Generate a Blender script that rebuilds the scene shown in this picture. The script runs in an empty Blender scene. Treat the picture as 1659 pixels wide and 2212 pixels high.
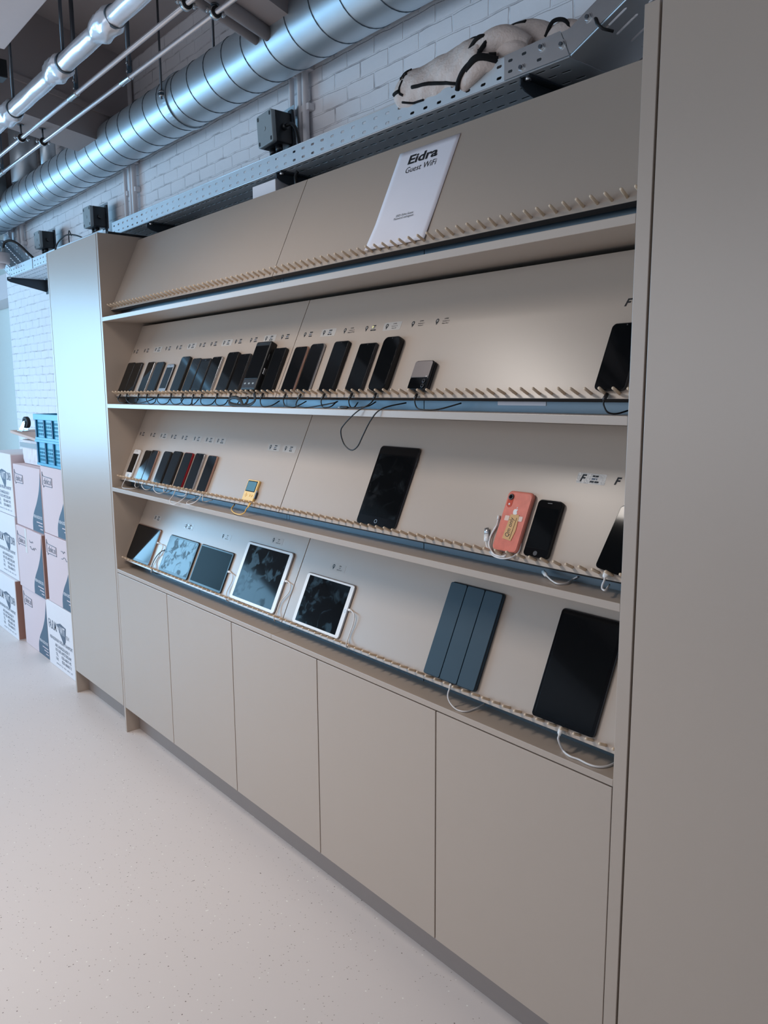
import bpy, bmesh, math, random
from mathutils import Vector, Matrix, Euler
random.seed(7)
PI = math.pi
SC = bpy.context.scene
COL = SC.collection

# ------------------------------------------------------------------ camera
cam_data = bpy.data.cameras.new('camera')
cam = bpy.data.objects.new('camera', cam_data)
COL.objects.link(cam)
cam.location = (3.64424, -1.40647, 1.66546)
cam.rotation_euler = (1.41666, 0.00647, 0.86519)
cam_data.sensor_fit = 'HORIZONTAL'
cam_data.sensor_width = 36.0
cam_data.lens = 36.0 * 1697.38 / 1659.0
cam_data.clip_start = 0.05
SC.camera = cam

# ------------------------------------------------------------------ world, lights, exposure
world = bpy.data.worlds.new('world')
SC.world = world
world.use_nodes = True
bg = world.node_tree.nodes['Background']
bg.inputs['Color'].default_value = (0.55, 0.75, 1.0, 1)
bg.inputs['Strength'].default_value = 0.6

def area(name, loc, rot, sx, sy, power, color, spread=180):
    l = bpy.data.lights.new(name, 'AREA')
    l.shape = 'RECTANGLE'
    l.size, l.size_y = sx, sy
    l.energy = power
    l.color = color
    l.spread = math.radians(spread)
    o = bpy.data.objects.new(name, l)
    COL.objects.link(o)
    o.location = loc
    o.rotation_euler = rot
    return o

# daylight in the end-wall windows (cool, the strong one), fill from unseen front windows, a ceiling lamp and an added fill lamp
area('window_light_and_fill', (-5.12, -3.35, 1.82), (0, -PI / 2, 0), 1.84, 4.0, 235, (0.32, 0.67, 1.0))
area('window_light_and_fill', (0.4, -6.42, 1.9), (PI / 2, 0, 0), 7.6, 2.2, 80, (0.97, 0.97, 1.0))  # unseen windows behind the camera, added as general fill
area('ceiling_light_and_fill', (1.20, -1.30, 2.88), (0, 0, 0), 0.22, 0.95, 24, (1.0, 0.92, 0.85), 140)
area('ceiling_light_and_fill', (-1.5, -1.50, 2.88), (0, 0, 0), 0.22, 0.95, 15, (1.0, 0.92, 0.85), 140)  # extra lamp added as fill to keep the left side lit

SC.view_settings.view_transform = 'Standard'
SC.view_settings.look = 'None'
SC.view_settings.gamma = 1.0
SC.view_settings.use_curve_mapping = False
SC.view_settings.exposure = 0.08
SC.cycles.use_denoising = True
SC.cycles.max_bounces = 8
SC.cycles.diffuse_bounces = 4
SC.cycles.glossy_bounces = 4
SC.cycles.caustics_reflective = False
SC.cycles.caustics_refractive = False

# ------------------------------------------------------------------ materials
def lin(r, g, b):
    def f(c):
        c /= 255.0
        return c / 12.92 if c <= 0.04045 else ((c + 0.055) / 1.055) ** 2.4
    return (f(r), f(g), f(b), 1.0)

def mat(name, rgb, rough=0.5, metal=0.0, spec=0.5, var=0.04, scale=40.0, bump=0.0, bscale=200.0, coat=0.0, alpha=1.0):
    m = bpy.data.materials.new(name)
    m.use_nodes = True
    nt = m.node_tree
    b = nt.nodes['Principled BSDF']
    b.inputs['Roughness'].default_value = rough
    b.inputs['Metallic'].default_value = metal
    b.inputs['Specular IOR Level'].default_value = spec
    b.inputs['Coat Weight'].default_value = coat
    b.inputs['Alpha'].default_value = alpha
    c = lin(*rgb)
    tc = nt.nodes.new('ShaderNodeTexCoord')
    nz = nt.nodes.new('ShaderNodeTexNoise')
    nz.inputs['Scale'].default_value = scale
    nz.inputs['Detail'].default_value = 3
    nt.links.new(tc.outputs['Object'], nz.inputs['Vector'])
    mx = nt.nodes.new('ShaderNodeMix')
    mx.data_type = 'RGBA'
    mx.inputs['A'].default_value = tuple(v * (1 - var) for v in c[:3]) + (1,)
    mx.inputs['B'].default_value = tuple(min(1, v * (1 + var)) for v in c[:3]) + (1,)
    nt.links.new(nz.outputs['Fac'], mx.inputs['Factor'])
    nt.links.new(mx.outputs['Result'], b.inputs['Base Color'])
    if bump:
        n2 = nt.nodes.new('ShaderNodeTexNoise')
        n2.inputs['Scale'].default_value = bscale
        nt.links.new(tc.outputs['Object'], n2.inputs['Vector'])
        bp_ = nt.nodes.new('ShaderNodeBump')
        bp_.inputs['Strength'].default_value = bump
        bp_.inputs['Distance'].default_value = 0.002
        nt.links.new(n2.outputs['Fac'], bp_.inputs['Height'])
        nt.links.new(bp_.outputs['Normal'], b.inputs['Normal'])
    return m

def node(nt, kind, **kw):
    n = nt.nodes.new(kind)
    for k, v in kw.items():
        setattr(n, k, v)
    return n

M = {}
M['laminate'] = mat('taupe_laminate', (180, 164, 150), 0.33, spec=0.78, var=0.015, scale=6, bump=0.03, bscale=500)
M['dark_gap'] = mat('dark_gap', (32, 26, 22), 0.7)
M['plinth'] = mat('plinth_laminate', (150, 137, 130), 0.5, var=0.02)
M['edge_black'] = mat('black_edge', (16, 17, 20), 0.6)
M['riser'] = mat('blue_grey_metal', (100, 113, 122), 0.40, metal=0.75, var=0.03, scale=8)
M['peg'] = mat('pale_beech', (232, 208, 180), 0.55, var=0.08, scale=60)
M['floor'] = None
M['galv'] = mat('galvanised_steel', (200, 212, 220), 0.40, metal=0.66, var=0.06, scale=9)
M['galv_dark'] = mat('galvanised_steel_seam', (92, 106, 116), 0.45, metal=0.8)
M['tray'] = mat('zinc_tray', (206, 214, 220), 0.42, metal=0.62, var=0.06, scale=14)
M['zinc'] = mat('bright_zinc', (205, 208, 210), 0.28, metal=1.0, var=0.05)
M['chrome_pipe'] = mat('pressed_steel_pipe', (228, 230, 236), 0.26, metal=0.65, var=0.04)
M['foil'] = mat('silver_foil_wrap', (222, 224, 230), 0.24, metal=0.55, var=0.08, scale=25, bump=0.35, bscale=22)
M['rod'] = mat('dark_threaded_rod', (88, 92, 98), 0.45, metal=0.8)
M['rubber'] = mat('black_rubber', (17, 18, 21), 0.6, var=0.1)
M['blk_plastic'] = mat('black_plastic', (30, 33, 37), 0.38, var=0.1)
M['blk_case'] = mat('black_case', (16, 17, 18), 0.5, var=0.1)
M['bracket'] = mat('black_bracket', (62, 70, 78), 0.42, metal=0.45)
M['box_grey'] = mat('grey_box_lid', (148, 158, 162), 0.5, var=0.05)
M['white_paint'] = mat('white_paint', (214, 211, 214), 0.55, var=0.03)
M['white_gloss'] = mat('white_plastic', (232, 230, 228), 0.3, var=0.02)
M['cable_white'] = mat('white_cable', (226, 222, 220), 0.42, var=0.03)
M['cable_black'] = mat('black_cable', (15, 15, 17), 0.45, var=0.1)
M['cable_yellow'] = mat('yellow_cable', (233, 190, 110), 0.45, var=0.03)
M['paper'] = mat('white_paper', (236, 232, 238), 0.7, var=0.02, scale=12)
M['ink'] = mat('black_ink', (14, 14, 18), 0.6, var=0.0)
M['ink_grey'] = mat('grey_ink', (90, 101, 117), 0.6, var=0.02)
M['film'] = mat('clear_label_film', (190, 182, 174), 0.22, var=0.02)
M['film_hot'] = mat('wrinkled_label_film', (196, 190, 184), 0.20, metal=0.0, var=0.05, bump=0.8, bscale=120)
M['screen'] = mat('dark_glass', (6, 9, 11), 0.06, spec=0.26, var=0.2)
M['bezel'] = mat('black_bezel', (9, 9, 11), 0.10, spec=0.18)
M['silver'] = mat('silver_frame', (188, 190, 194), 0.3, metal=0.9)
M['gold'] = mat('rose_frame', (196, 160, 146), 0.3, metal=0.85)
M['red'] = mat('red_frame', (150, 22, 34), 0.35, metal=0.4)
M['graphite'] = mat('graphite_frame', (70, 72, 76), 0.32, metal=0.7)
M['grey_cover'] = mat('grey_cover', (120, 112, 110), 0.34, metal=0.35)
M['coral'] = mat('coral_back', (228, 130, 112), 0.22, var=0.22, scale=55, coat=0.6)  # strong colour variation paints pale reflections into the coral
M['coral_deep'] = mat('coral_glass_island', (206, 84, 62), 0.15, coat=0.8)
M['coral_rim'] = mat('coral_clear_rim', (222, 128, 108), 0.14, var=0.06, coat=1.0)
M['tan_note'] = mat('tan_paper_note', (218, 172, 120), 0.8, var=0.04)
M['tape'] = mat('matt_tape', (226, 196, 180), 0.5)
M['yellow'] = mat('yellow_plastic', (244, 204, 128), 0.4, var=0.02)
M['lcd'] = mat('lcd_with_reflection', (86, 132, 148), 0.15, var=0.02)  # blue-grey reflection on the screen put into its base colour
M['folio'] = mat('petrol_folio', (22, 48, 62), 0.5, var=0.08, scale=30, bump=0.05, bscale=900)
M['folio_groove'] = mat('petrol_folio_fold', (14, 34, 46), 0.6)
M['card_white'] = mat('white_carton', (232, 229, 232), 0.75, var=0.03, scale=5)
M['card_pink'] = mat('pale_carton', (222, 203, 205), 0.75, var=0.03, scale=5)
M['card_brown'] = mat('carton_edge', (164, 122, 108), 0.8)
M['wave'] = mat('slate_print', (78, 100, 118), 0.6, var=0.05)
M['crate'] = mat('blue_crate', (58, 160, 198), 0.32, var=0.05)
M['crate_dark'] = mat('dark_crate_blue', (24, 92, 128), 0.5)
M['ply'] = mat('plywood_board', (206, 178, 164), 0.6, var=0.06)
M['towel'] = mat('pale_terry_cloth', (222, 208, 200), 0.95, var=0.10, scale=60, bump=1.0, bscale=140)
M['towel_ink'] = mat('black_terry_print', (14, 13, 15), 0.95)
M['ceiling'] = mat('ceiling_paint', (172, 164, 164), 0.8, var=0.03, scale=3)
M['pale_wall'] = mat('pale_green_wall', (226, 236, 232), 0.7, var=0.02)
M['panel_white'] = mat('white_panel', (212, 206, 208), 0.7, var=0.02)
M['pvc'] = mat('white_conduit', (228, 224, 226), 0.45, var=0.03)

# smudged tablet glass: greasy finger patches are rougher than the clean glass
def smudged(name, rgb, lo, hi, scale, edge0, edge1, spec):
    m = mat(name, rgb, lo, var=0.1)
    nt = m.node_tree
    b = nt.nodes['Principled BSDF']
    tc = node(nt, 'ShaderNodeTexCoord')
    v = node(nt, 'ShaderNodeTexNoise')
    v.inputs['Scale'].default_value = scale
    v.inputs['Detail'].default_value = 5
    v.inputs['Distortion'].default_value = 0.8
    nt.links.new(tc.outputs['Object'], v.inputs['Vector'])
    r = node(nt, 'ShaderNodeMapRange')
    r.inputs['From Min'].default_value = edge0
    r.inputs['From Max'].default_value = edge1
    b.inputs['Specular IOR Level'].default_value = spec
    r.inputs['To Min'].default_value = lo
    r.inputs['To Max'].default_value = hi
    nt.links.new(v.outputs['Fac'], r.inputs['Value'])
    nt.links.new(r.outputs['Result'], b.inputs['Roughness'])
    return m
M['screen_dull'] = mat('dull_dark_glass', (8, 18, 22), 0.10, spec=0.02, var=0.1)
M['dark_strip'] = mat('dark_grey_strip', (52, 50, 50), 0.5)
M['yellow_dot'] = mat('pale_yellow_dot', (246, 236, 170), 0.5)
M['screen_smudge'] = smudged('smudged_glass', (9, 11, 14), 0.07, 0.42, 26, 0.48, 0.60, 0.28)
M['screen_faint'] = smudged('faintly_smudged_glass', (7, 9, 11), 0.06, 0.30, 20, 0.52, 0.68, 0.13)

# floor: poured vinyl with small pale and dark flecks
def floor_mat():
    m = mat('flecked_vinyl', (224, 215, 211), 0.42, var=0.02, scale=2)
    nt = m.node_tree
    b = nt.nodes['Principled BSDF']
    base = b.inputs['Base Color'].links[0].from_socket
    tc = node(nt, 'ShaderNodeTexCoord')
    prev = base
    for sc, thr, col, pick in ((46, 0.115, (248, 244, 238), 0.70), (52, 0.105, (128, 116, 110), 0.80), (95, 0.16, (170, 158, 152), 0.74)):
        v = node(nt, 'ShaderNodeTexVoronoi')
        v.inputs['Scale'].default_value = sc
        nt.links.new(tc.outputs['Object'], v.inputs['Vector'])
        l = node(nt, 'ShaderNodeMath', operation='LESS_THAN')
        l.inputs[1].default_value = thr
        nt.links.new(v.outputs['Distance'], l.inputs[0])
        sep = node(nt, 'ShaderNodeSeparateColor')
        nt.links.new(v.outputs['Color'], sep.inputs[0])
        g = node(nt, 'ShaderNodeMath', operation='GREATER_THAN')
        g.inputs[1].default_value = pick
        nt.links.new(sep.outputs[0], g.inputs[0])
        mu = node(nt, 'ShaderNodeMath', operation='MULTIPLY')
        nt.links.new(l.outputs[0], mu.inputs[0])
        nt.links.new(g.outputs[0], mu.inputs[1])
        mx = node(nt, 'ShaderNodeMix')
        mx.data_type = 'RGBA'
        mx.inputs['B'].default_value = lin(*col)
        nt.links.new(mu.outputs[0], mx.inputs['Factor'])
        nt.links.new(prev, mx.inputs['A'])
        prev = mx.outputs['Result']
    nt.links.new(prev, b.inputs['Base Color'])
    return m
M['floor'] = floor_mat()

# painted brick: joints show as patchy grooves
def brick_mat():
    m = mat('white_painted_brick', (243, 241, 244), 0.6, var=0.04, scale=7)
    nt = m.node_tree
    b = nt.nodes['Principled BSDF']
    base = b.inputs['Base Color'].links[0].from_socket
    tc = node(nt, 'ShaderNodeTexCoord')
    sep = node(nt, 'ShaderNodeSeparateXYZ')
    nt.links.new(tc.outputs['Object'], sep.inputs[0])
    wob = node(nt, 'ShaderNodeTexNoise')
    wob.inputs['Scale'].default_value = 9
    nt.links.new(tc.outputs['Object'], wob.inputs['Vector'])
    wm = node(nt, 'ShaderNodeMath', operation='MULTIPLY_ADD')
    wm.inputs[1].default_value = 0.016
    wm.inputs[2].default_value = -0.008
    nt.links.new(wob.outputs['Fac'], wm.inputs[0])
    ad = node(nt, 'ShaderNodeMath', operation='ADD')
    nt.links.new(sep.outputs['Z'], ad.inputs[0])
    nt.links.new(wm.outputs[0], ad.inputs[1])
    ax = node(nt, 'ShaderNodeMath', operation='ADD')
    nt.links.new(sep.outputs['X'], ax.inputs[0])
    nt.links.new(wm.outputs[0], ax.inputs[1])
    cmb = node(nt, 'ShaderNodeCombineXYZ')
    nt.links.new(ax.outputs[0], cmb.inputs['X'])
    nt.links.new(ad.outputs[0], cmb.inputs['Y'])
    br = node(nt, 'ShaderNodeTexBrick')
    br.inputs['Scale'].default_value = 1.0
    br.inputs['Brick Width'].default_value = 0.150
    br.inputs['Row Height'].default_value = 0.056
    br.inputs['Mortar Size'].default_value = 0.0040
    br.inputs['Mortar Smooth'].default_value = 0.5
    nt.links.new(cmb.outputs[0], br.inputs['Vector'])
    pn = node(nt, 'ShaderNodeTexNoise')
    pn.inputs['Scale'].default_value = 11
    pn.inputs['Detail'].default_value = 4
    nt.links.new(tc.outputs['Object'], pn.inputs['Vector'])
    pr = node(nt, 'ShaderNodeMapRange')
    pr.inputs['From Min'].default_value = 0.48
    pr.inputs['From Max'].default_value = 0.70
    nt.links.new(pn.outputs['Fac'], pr.inputs['Value'])
    mk = node(nt, 'ShaderNodeMath', operation='MULTIPLY')
    nt.links.new(br.outputs['Fac'], mk.inputs[0])
    nt.links.new(pr.outputs['Result'], mk.inputs[1])
    mx = node(nt, 'ShaderNodeMix')
    mx.data_type = 'RGBA'
    mx.inputs['B'].default_value = lin(178, 172, 176)
    nt.links.new(mk.outputs[0], mx.inputs['Factor'])
    nt.links.new(base, mx.inputs['A'])
    nt.links.new(mx.outputs['Result'], b.inputs['Base Color'])
    fine = node(nt, 'ShaderNodeTexNoise')
    fine.inputs['Scale'].default_value = 45
    fine.inputs['Detail'].default_value = 5
    nt.links.new(tc.outputs['Object'], fine.inputs['Vector'])
    hm = node(nt, 'ShaderNodeMath', operation='MULTIPLY_ADD')
    hm.inputs[1].default_value = 0.25
    nt.links.new(fine.outputs['Fac'], hm.inputs[0])
    sb = node(nt, 'ShaderNodeMath', operation='MULTIPLY_ADD')
    sb.inputs[1].default_value = -0.5
    sb.inputs[2].default_value = 1.0
    nt.links.new(br.outputs['Fac'], sb.inputs[0])
    nt.links.new(sb.outputs[0], hm.inputs[2])
    bu = node(nt, 'ShaderNodeBump')
    bu.inputs['Strength'].default_value = 0.8
    bu.inputs['Distance'].default_value = 0.006
    nt.links.new(hm.outputs[0], bu.inputs['Height'])
    nt.links.new(bu.outputs['Normal'], b.inputs['Normal'])
    return m
M['brick'] = brick_mat()

# ------------------------------------------------------------------ mesh helpers
class MB:
    """collects shapes with material slots and links them as ONE mesh object"""
    def __init__(self):
        self.bm = bmesh.new()
        self.mats = []
    def slot(self, m):
        if m not in self.mats:
            self.mats.append(m)
        return self.mats.index(m)
    def face(self, vs, mi, smooth=False):
        try:
            f = self.bm.faces.new(vs)
        except ValueError:
            return
        f.material_index = mi
        f.smooth = smooth
    def box(self, x0, x1, y0, y1, z0, z1, m):
        mi = self.slot(m)
        v = [self.bm.verts.new((x, y, z)) for x in (x0, x1) for y in (y0, y1) for z in (z0, z1)]
        for q in ((0, 1, 3, 2), (4, 6, 7, 5), (0, 4, 5, 1), (2, 3, 7, 6), (0, 2, 6, 4), (1, 5, 7, 3)):
            self.face([v[i] for i in q], mi)
        return self
    def loops(self, rings, m, cap0=True, cap1=True, smooth=True, closed=False):
        mi = self.slot(m)
        rr = [[self.bm.verts.new(p) for p in r] for r in rings]
        n = len(rr[0])
        pairs = list(zip(rr, rr[1:]))
        if closed:
            pairs.append((rr[-1], rr[0]))
        for a, b in pairs:
            for i in range(n):
                j = (i + 1) % n
                self.face([a[i], a[j], b[j], b[i]], mi, smooth)
        if cap0 and not closed:
            self.face(list(reversed(rr[0])), mi)
        if cap1 and not closed:
            self.face(rr[-1], mi)
        return self
    def tube(self, pts, r, m, n=10, closed=False, cap=True, flat=None):
        """round tube along points; r number or list; flat=(normal,scale) squashes"""
        P = [Vector(p) for p in pts]
        k = len(P)
        R_ = r if isinstance(r, (list, tuple)) else [r] * k
        rings = []
        up = None
        for i in range(k):
            if closed:
                t = (P[(i + 1) % k] - P[i - 1])
            else:
                t = P[min(i + 1, k - 1)] - P[max(i - 1, 0)]
            if t.length < 1e-9:
                t = Vector((0, 0, 1))
            t.normalize()
            if up is None:
                up = t.orthogonal().normalized()
            else:
                up = up - t * up.dot(t)
                if up.length < 1e-6:
                    up = t.orthogonal()
                up.normalize()
            w = t.cross(up)
            ring = []
            for q in range(n):
                a = 2 * PI * q / n
                d = up * math.cos(a) * R_[i] + w * math.sin(a) * R_[i]
                if flat:
                    nn = Vector(flat[0]).normalized()
                    d = d - nn * d.dot(nn) * (1 - flat[1])
                ring.append(P[i] + d)
            rings.append(ring)
        return self.loops(rings, m, cap, cap, True, closed)
    def cyl(self, a, b, r, m, n=20, r2=None):
        return self.tube([a, b], [r, r if r2 is None else r2], m, n)
    def prism(self, poly, y0, y1, m, axis='y'):
        """polygon in (u,v) extruded along an axis"""
        def P(u, v, w):
            return (u, w, v) if axis == 'y' else ((w, u, v) if axis == 'x' else (u, v, w))
        return self.loops([[P(u, v, y0) for u, v in poly], [P(u, v, y1) for u, v in poly]], m, smooth=False)
    def rrect(self, w, h, y0, y1, rad, bev, m, cx=0.0, z0=0.0, seg=6, smooth=True):
        """rounded slab: back face at y1, front face at y0 (y0<y1), softened edges"""
        def out(ins):
            r = max(rad - ins, 0.0003)
            pts = []
            for (ux, uz, a0) in ((1, 1, 0), (-1, 1, 90), (-1, -1, 180), (1, -1, 270)):
                px = cx + ux * (w / 2 - ins - r)
                pz = z0 + h / 2 + uz * (h / 2 - ins - r)
                for s in range(seg + 1):
                    a = math.radians(a0 + 90 * s / seg)
                    pts.append((px + r * math.cos(a), pz + r * math.sin(a)))
            return pts
        b = min(bev, (y1 - y0) * 0.48)
        rings = []
        for yy, ins in ((y1, b), (y1 - b * 0.3, b * 0.3), (y1 - b, 0), (y0 + b, 0), (y0 + b * 0.3, b * 0.3), (y0, b)):
            rings.append([(p[0], yy, p[1]) for p in out(ins)])
        return self.loops(rings, m, smooth=smooth)
    def mesh(self, me, mx, m):
        mi = self.slot(m)
        vs = [self.bm.verts.new(mx @ v.co) for v in me.vertices]
        for p in me.polygons:
            self.face([vs[i] for i in p.vertices], mi)
        return self
    def build(self, name, parent=None, loc=None, rot=None, bevel=0.0, autosmooth=True):
        bmesh.ops.recalc_face_normals(self.bm, faces=self.bm.faces[:])
        me = bpy.data.meshes.new(name)
        self.bm.to_mesh(me)
        self.bm.free()
        for m in self.mats:
            me.materials.append(M[m] if isinstance(m, str) else m)
        o = bpy.data.objects.new(name, me)
        COL.objects.link(o)
        if parent is not None:
            o.parent = parent
        if loc is not None:
            o.location = loc
        if rot is not None:
            o.rotation_euler = rot
        if bevel:
            b = o.modifiers.new('bevel', 'BEVEL')
            b.width = bevel
            b.segments = 2
            b.limit_method = 'ANGLE'
        return o

def thing(name, label, cat, loc=(0, 0, 0), rot=(0, 0, 0), group=None):
    o = bpy.data.objects.new(name, None)
    COL.objects.link(o)
    o.empty_display_size = 0.05
    o.location = loc
    o.rotation_euler = rot
    return tag(o, label, cat, group)

def tag(o, label, cat, group=None):
    o['label'] = label
    o['category'] = cat
    if group:
        o['group'] = group
    return o

def struct(o):
    o['kind'] = 'structure'
    return o

def copy_tree(o, parent=None):
    c = o.copy()
    COL.objects.link(c)
    if parent is not None:
        c.parent = parent
    for ch in list(o.children):
        copy_tree(ch, c)
    return c

_txt = {}
def text_mesh(s, size=1.0, shear=0.0, bold=0.0, align='LEFT', thick=0.0):
    key = (s, size, shear, bold, align, thick)
    if key in _txt:
        return _txt[key]
    cu = bpy.data.curves.new('lettering', 'FONT')
    cu.body = s
    cu.size = size
    cu.shear = shear
    cu.offset = bold
    cu.align_x = align
    cu.extrude = thick
    cu.resolution_u = 3
    ob = bpy.data.objects.new('lettering', cu)
    me = bpy.data.meshes.new_from_object(ob)
    bpy.data.objects.remove(ob)
    _txt[key] = me
    return me

def smooth_path(P, n=8):
    """Catmull-Rom through the points"""
    P = [Vector(p) for p in P]
    if len(P) < 3:
        return P
    Q = [P[0] * 2 - P[1]] + P + [P[-1] * 2 - P[-2]]
    out = []
    for i in range(1, len(Q) - 2):
        p0, p1, p2, p3 = Q[i - 1], Q[i], Q[i + 1], Q[i + 2]
        for s in range(n):
            t = s / n
            out.append(0.5 * ((2 * p1) + (p2 - p0) * t + (2 * p0 - 5 * p1 + 4 * p2 - p3) * t * t + (3 * p1 - p0 - 3 * p2 + p3) * t ** 3))
    out.append(P[-1])
    return out

# ------------------------------------------------------------------ measurements of the place
X0, XR = 0.0165, 2.7497           # inner faces of the shelving sides
ZTOP = 2.3727
SHELF = {1: (1.9822, 2.0012), 2: (1.5909, 1.6102), 3: (1.2027, 1.2210)}   # underside, top
WT = (0.8113, 0.8281)             # worktop
YB = 0.041                        # front bottom edge of every leaning board
ZB = {1: 2.0352, 2: 1.6442, 3: 1.2550, 4: 0.8641}
BT = 0.018                        # board thickness
TH = 0.43078                      # boards lean back
SLV = Vector((0, math.sin(TH), math.cos(TH)))     # up along a board
NRM = Vector((0, -math.cos(TH), math.sin(TH)))    # out of a board
BH = 0.358
def on_board(r, x, s, t=0.0):
    return Vector((x, YB, ZB[r])) + SLV * s + NRM * t
TILT = (-TH, 0, 0)

# ================================================================== ROOM
WY = 0.45
CZ = 3.36
o = struct(MB().box(-5.3, 6.1, -6.6, 1.3, -0.1, 0.0, 'floor').build('floor'))
o = struct(MB().box(-5.3, 6.1, -6.6, 1.3, CZ, CZ + 0.1, 'ceiling').build('ceiling'))
o = struct(MB().box(-3.03, 6.1, WY, 1.3, 0, CZ, 'brick').build('wall_back'))
mb = MB()
mb.box(-5.3, -3.03, 0.72, 0.82, 0, CZ, 'pale_wall')
o = struct(mb.build('wall_recess'))
struct(MB().box(-5.19, -3.031, 0.50, 0.715, 2.41, 2.60, 'panel_white').build('trim_1'))
# end wall with its window opening (x = -7)
mb = MB()
mb.box(-5.3, -5.2, -6.6, -5.35, 0, CZ, 'white_paint').box(-5.3, -5.2, -1.35, 1.2, 0, CZ, 'white_paint')
mb.box(-5.3, -5.2, -5.4, -1.35, 0, 0.9, 'white_paint').box(-5.3, -5.2, -5.4, -1.35, 2.75, CZ, 'white_paint')
struct(mb.build('wall_left'))
mb = MB()
for yy in (-5.4, -4.40, -3.40, -2.40, -1.40):
    mb.box(-5.19, -5.10, yy, yy + 0.05, 0.9, 2.75, 'white_paint')
for zz in (0.9, 2.70):
    mb.box(-5.19, -5.10, -5.4, -1.35, zz, zz + 0.05, 'white_paint')
struct(mb.build('window_1'))
# front wall with long windows (behind the camera)
mb = MB()
mb.box(-5.3, -3.5, -6.6, -6.5, 0, CZ, 'white_paint').box(4.3, 6.1, -6.6, -6.5, 0, CZ, 'white_paint')
mb.box(-3.5, 4.3, -6.6, -6.5, 0, 0.75, 'white_paint').box(-3.5, 4.3, -6.6, -6.5, 3.05, CZ, 'white_paint')
struct(mb.build('wall_front'))
mb = MB()
for k in range(7):
    xx = -3.5 + k * 1.29
    mb.box(xx, xx + 0.06, -6.49, -6.36, 0.75, 3.05, 'white_paint')
mb.box(-3.5, 4.3, -6.49, -6.36, 0.75, 0.81, 'white_paint').box(-3.5, 4.3, -6.49, -6.36, 2.99, 3.05, 'white_paint')
struct(mb.build('window_2'))
struct(MB().box(6.0, 6.1, -6.6, 0.45, 0, CZ, 'white_paint').build('wall_right'))
# ceiling beams across the room, slightly askew to the wall
def skew_box(xa, xb, y0, y1, z0, z1, k=-0.42):
    mb = MB()
    mb.loops([[(xa + k * y0, y0, z0), (xb + k * y0, y0, z0), (xb + k * y0, y0, z1), (xa + k * y0, y0, z1)],
              [(xa + k * y1, y1, z0), (xb + k * y1, y1, z0), (xb + k * y1, y1, z1), (xa + k * y1, y1, z1)]], 'ceiling', smooth=False)
    return mb
for k, (xa, xb) in enumerate(((1.11, 1.36), (-0.61, -0.35), (-2.33, -2.05), (2.8, 3.07))):
    struct(skew_box(xa, xb, -6.0, WY, 2.906, CZ).build('trim_%d' % (k + 2)))
struct(skew_box(-0.350, -0.337, -6.0, WY, 3.035, 3.060).build('trim_6'))

# white ceiling panel hung below the beams, top left of the view
t = thing('ceiling_panel', 'flat pale grey hanging ceiling panel in the top left corner', 'ceiling panel', (0.40, -1.15, 2.90))
MB().box(0, 1.3, 0, 0.70, 0, 0.045, 'panel_white').build('panel', t, bevel=0.003)
for (px, py) in ((0.15, 0.12), (1.15, 0.12), (0.15, 0.58), (1.15, 0.58)):
    MB().cyl((px, py, 0.045), (px, py, CZ - 2.90), 0.003, 'rod', 8).build('suspension_rod', t)
o = MB().box(-0.045, 0.03, -0.46, -0.335, 2.935, 3.005, 'blk_plastic').cyl((-0.01, -0.40, 3.005), (-0.01, -0.40, CZ), 0.012, 'blk_plastic', 10).build('black_fixture', bevel=0.004)
tag(o, 'small black box hanging under the ceiling at the far left edge', 'spotlight')  # black hanging box of unknown use
for k, (xx, zz, rr, lb) in enumerate(((1.155, 2.896, 0.020, 'left pale pipe running under the beam above the big round duct'), (1.225, 2.892, 0.024, 'right pale pipe running under the beam above the big round duct'))):
    o = MB().tube([(xx + 0.84, -2.0, zz), (xx - 0.42 * WY, WY, zz)], rr, 'ceiling', 16).build('beam_pipe')
    tag(o, lb, 'pipe')

# ================================================================== DUCT
DY, DZ, DR = 0.31, 2.908, 0.110
t = thing('ventilation_duct', 'large round galvanised spiral duct running along the white brick wall', 'duct', (0, DY, DZ))
mb = MB()
rings = []
for k in range(0, 41):
    x = -4.6 + k * 0.2
    rings.append([(x, DR * math.cos(a * PI / 24), DR * math.sin(a * PI / 24)) for a in range(48)])
mb.loops(rings, 'galv')
mb.build('duct_shell', t)
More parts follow.
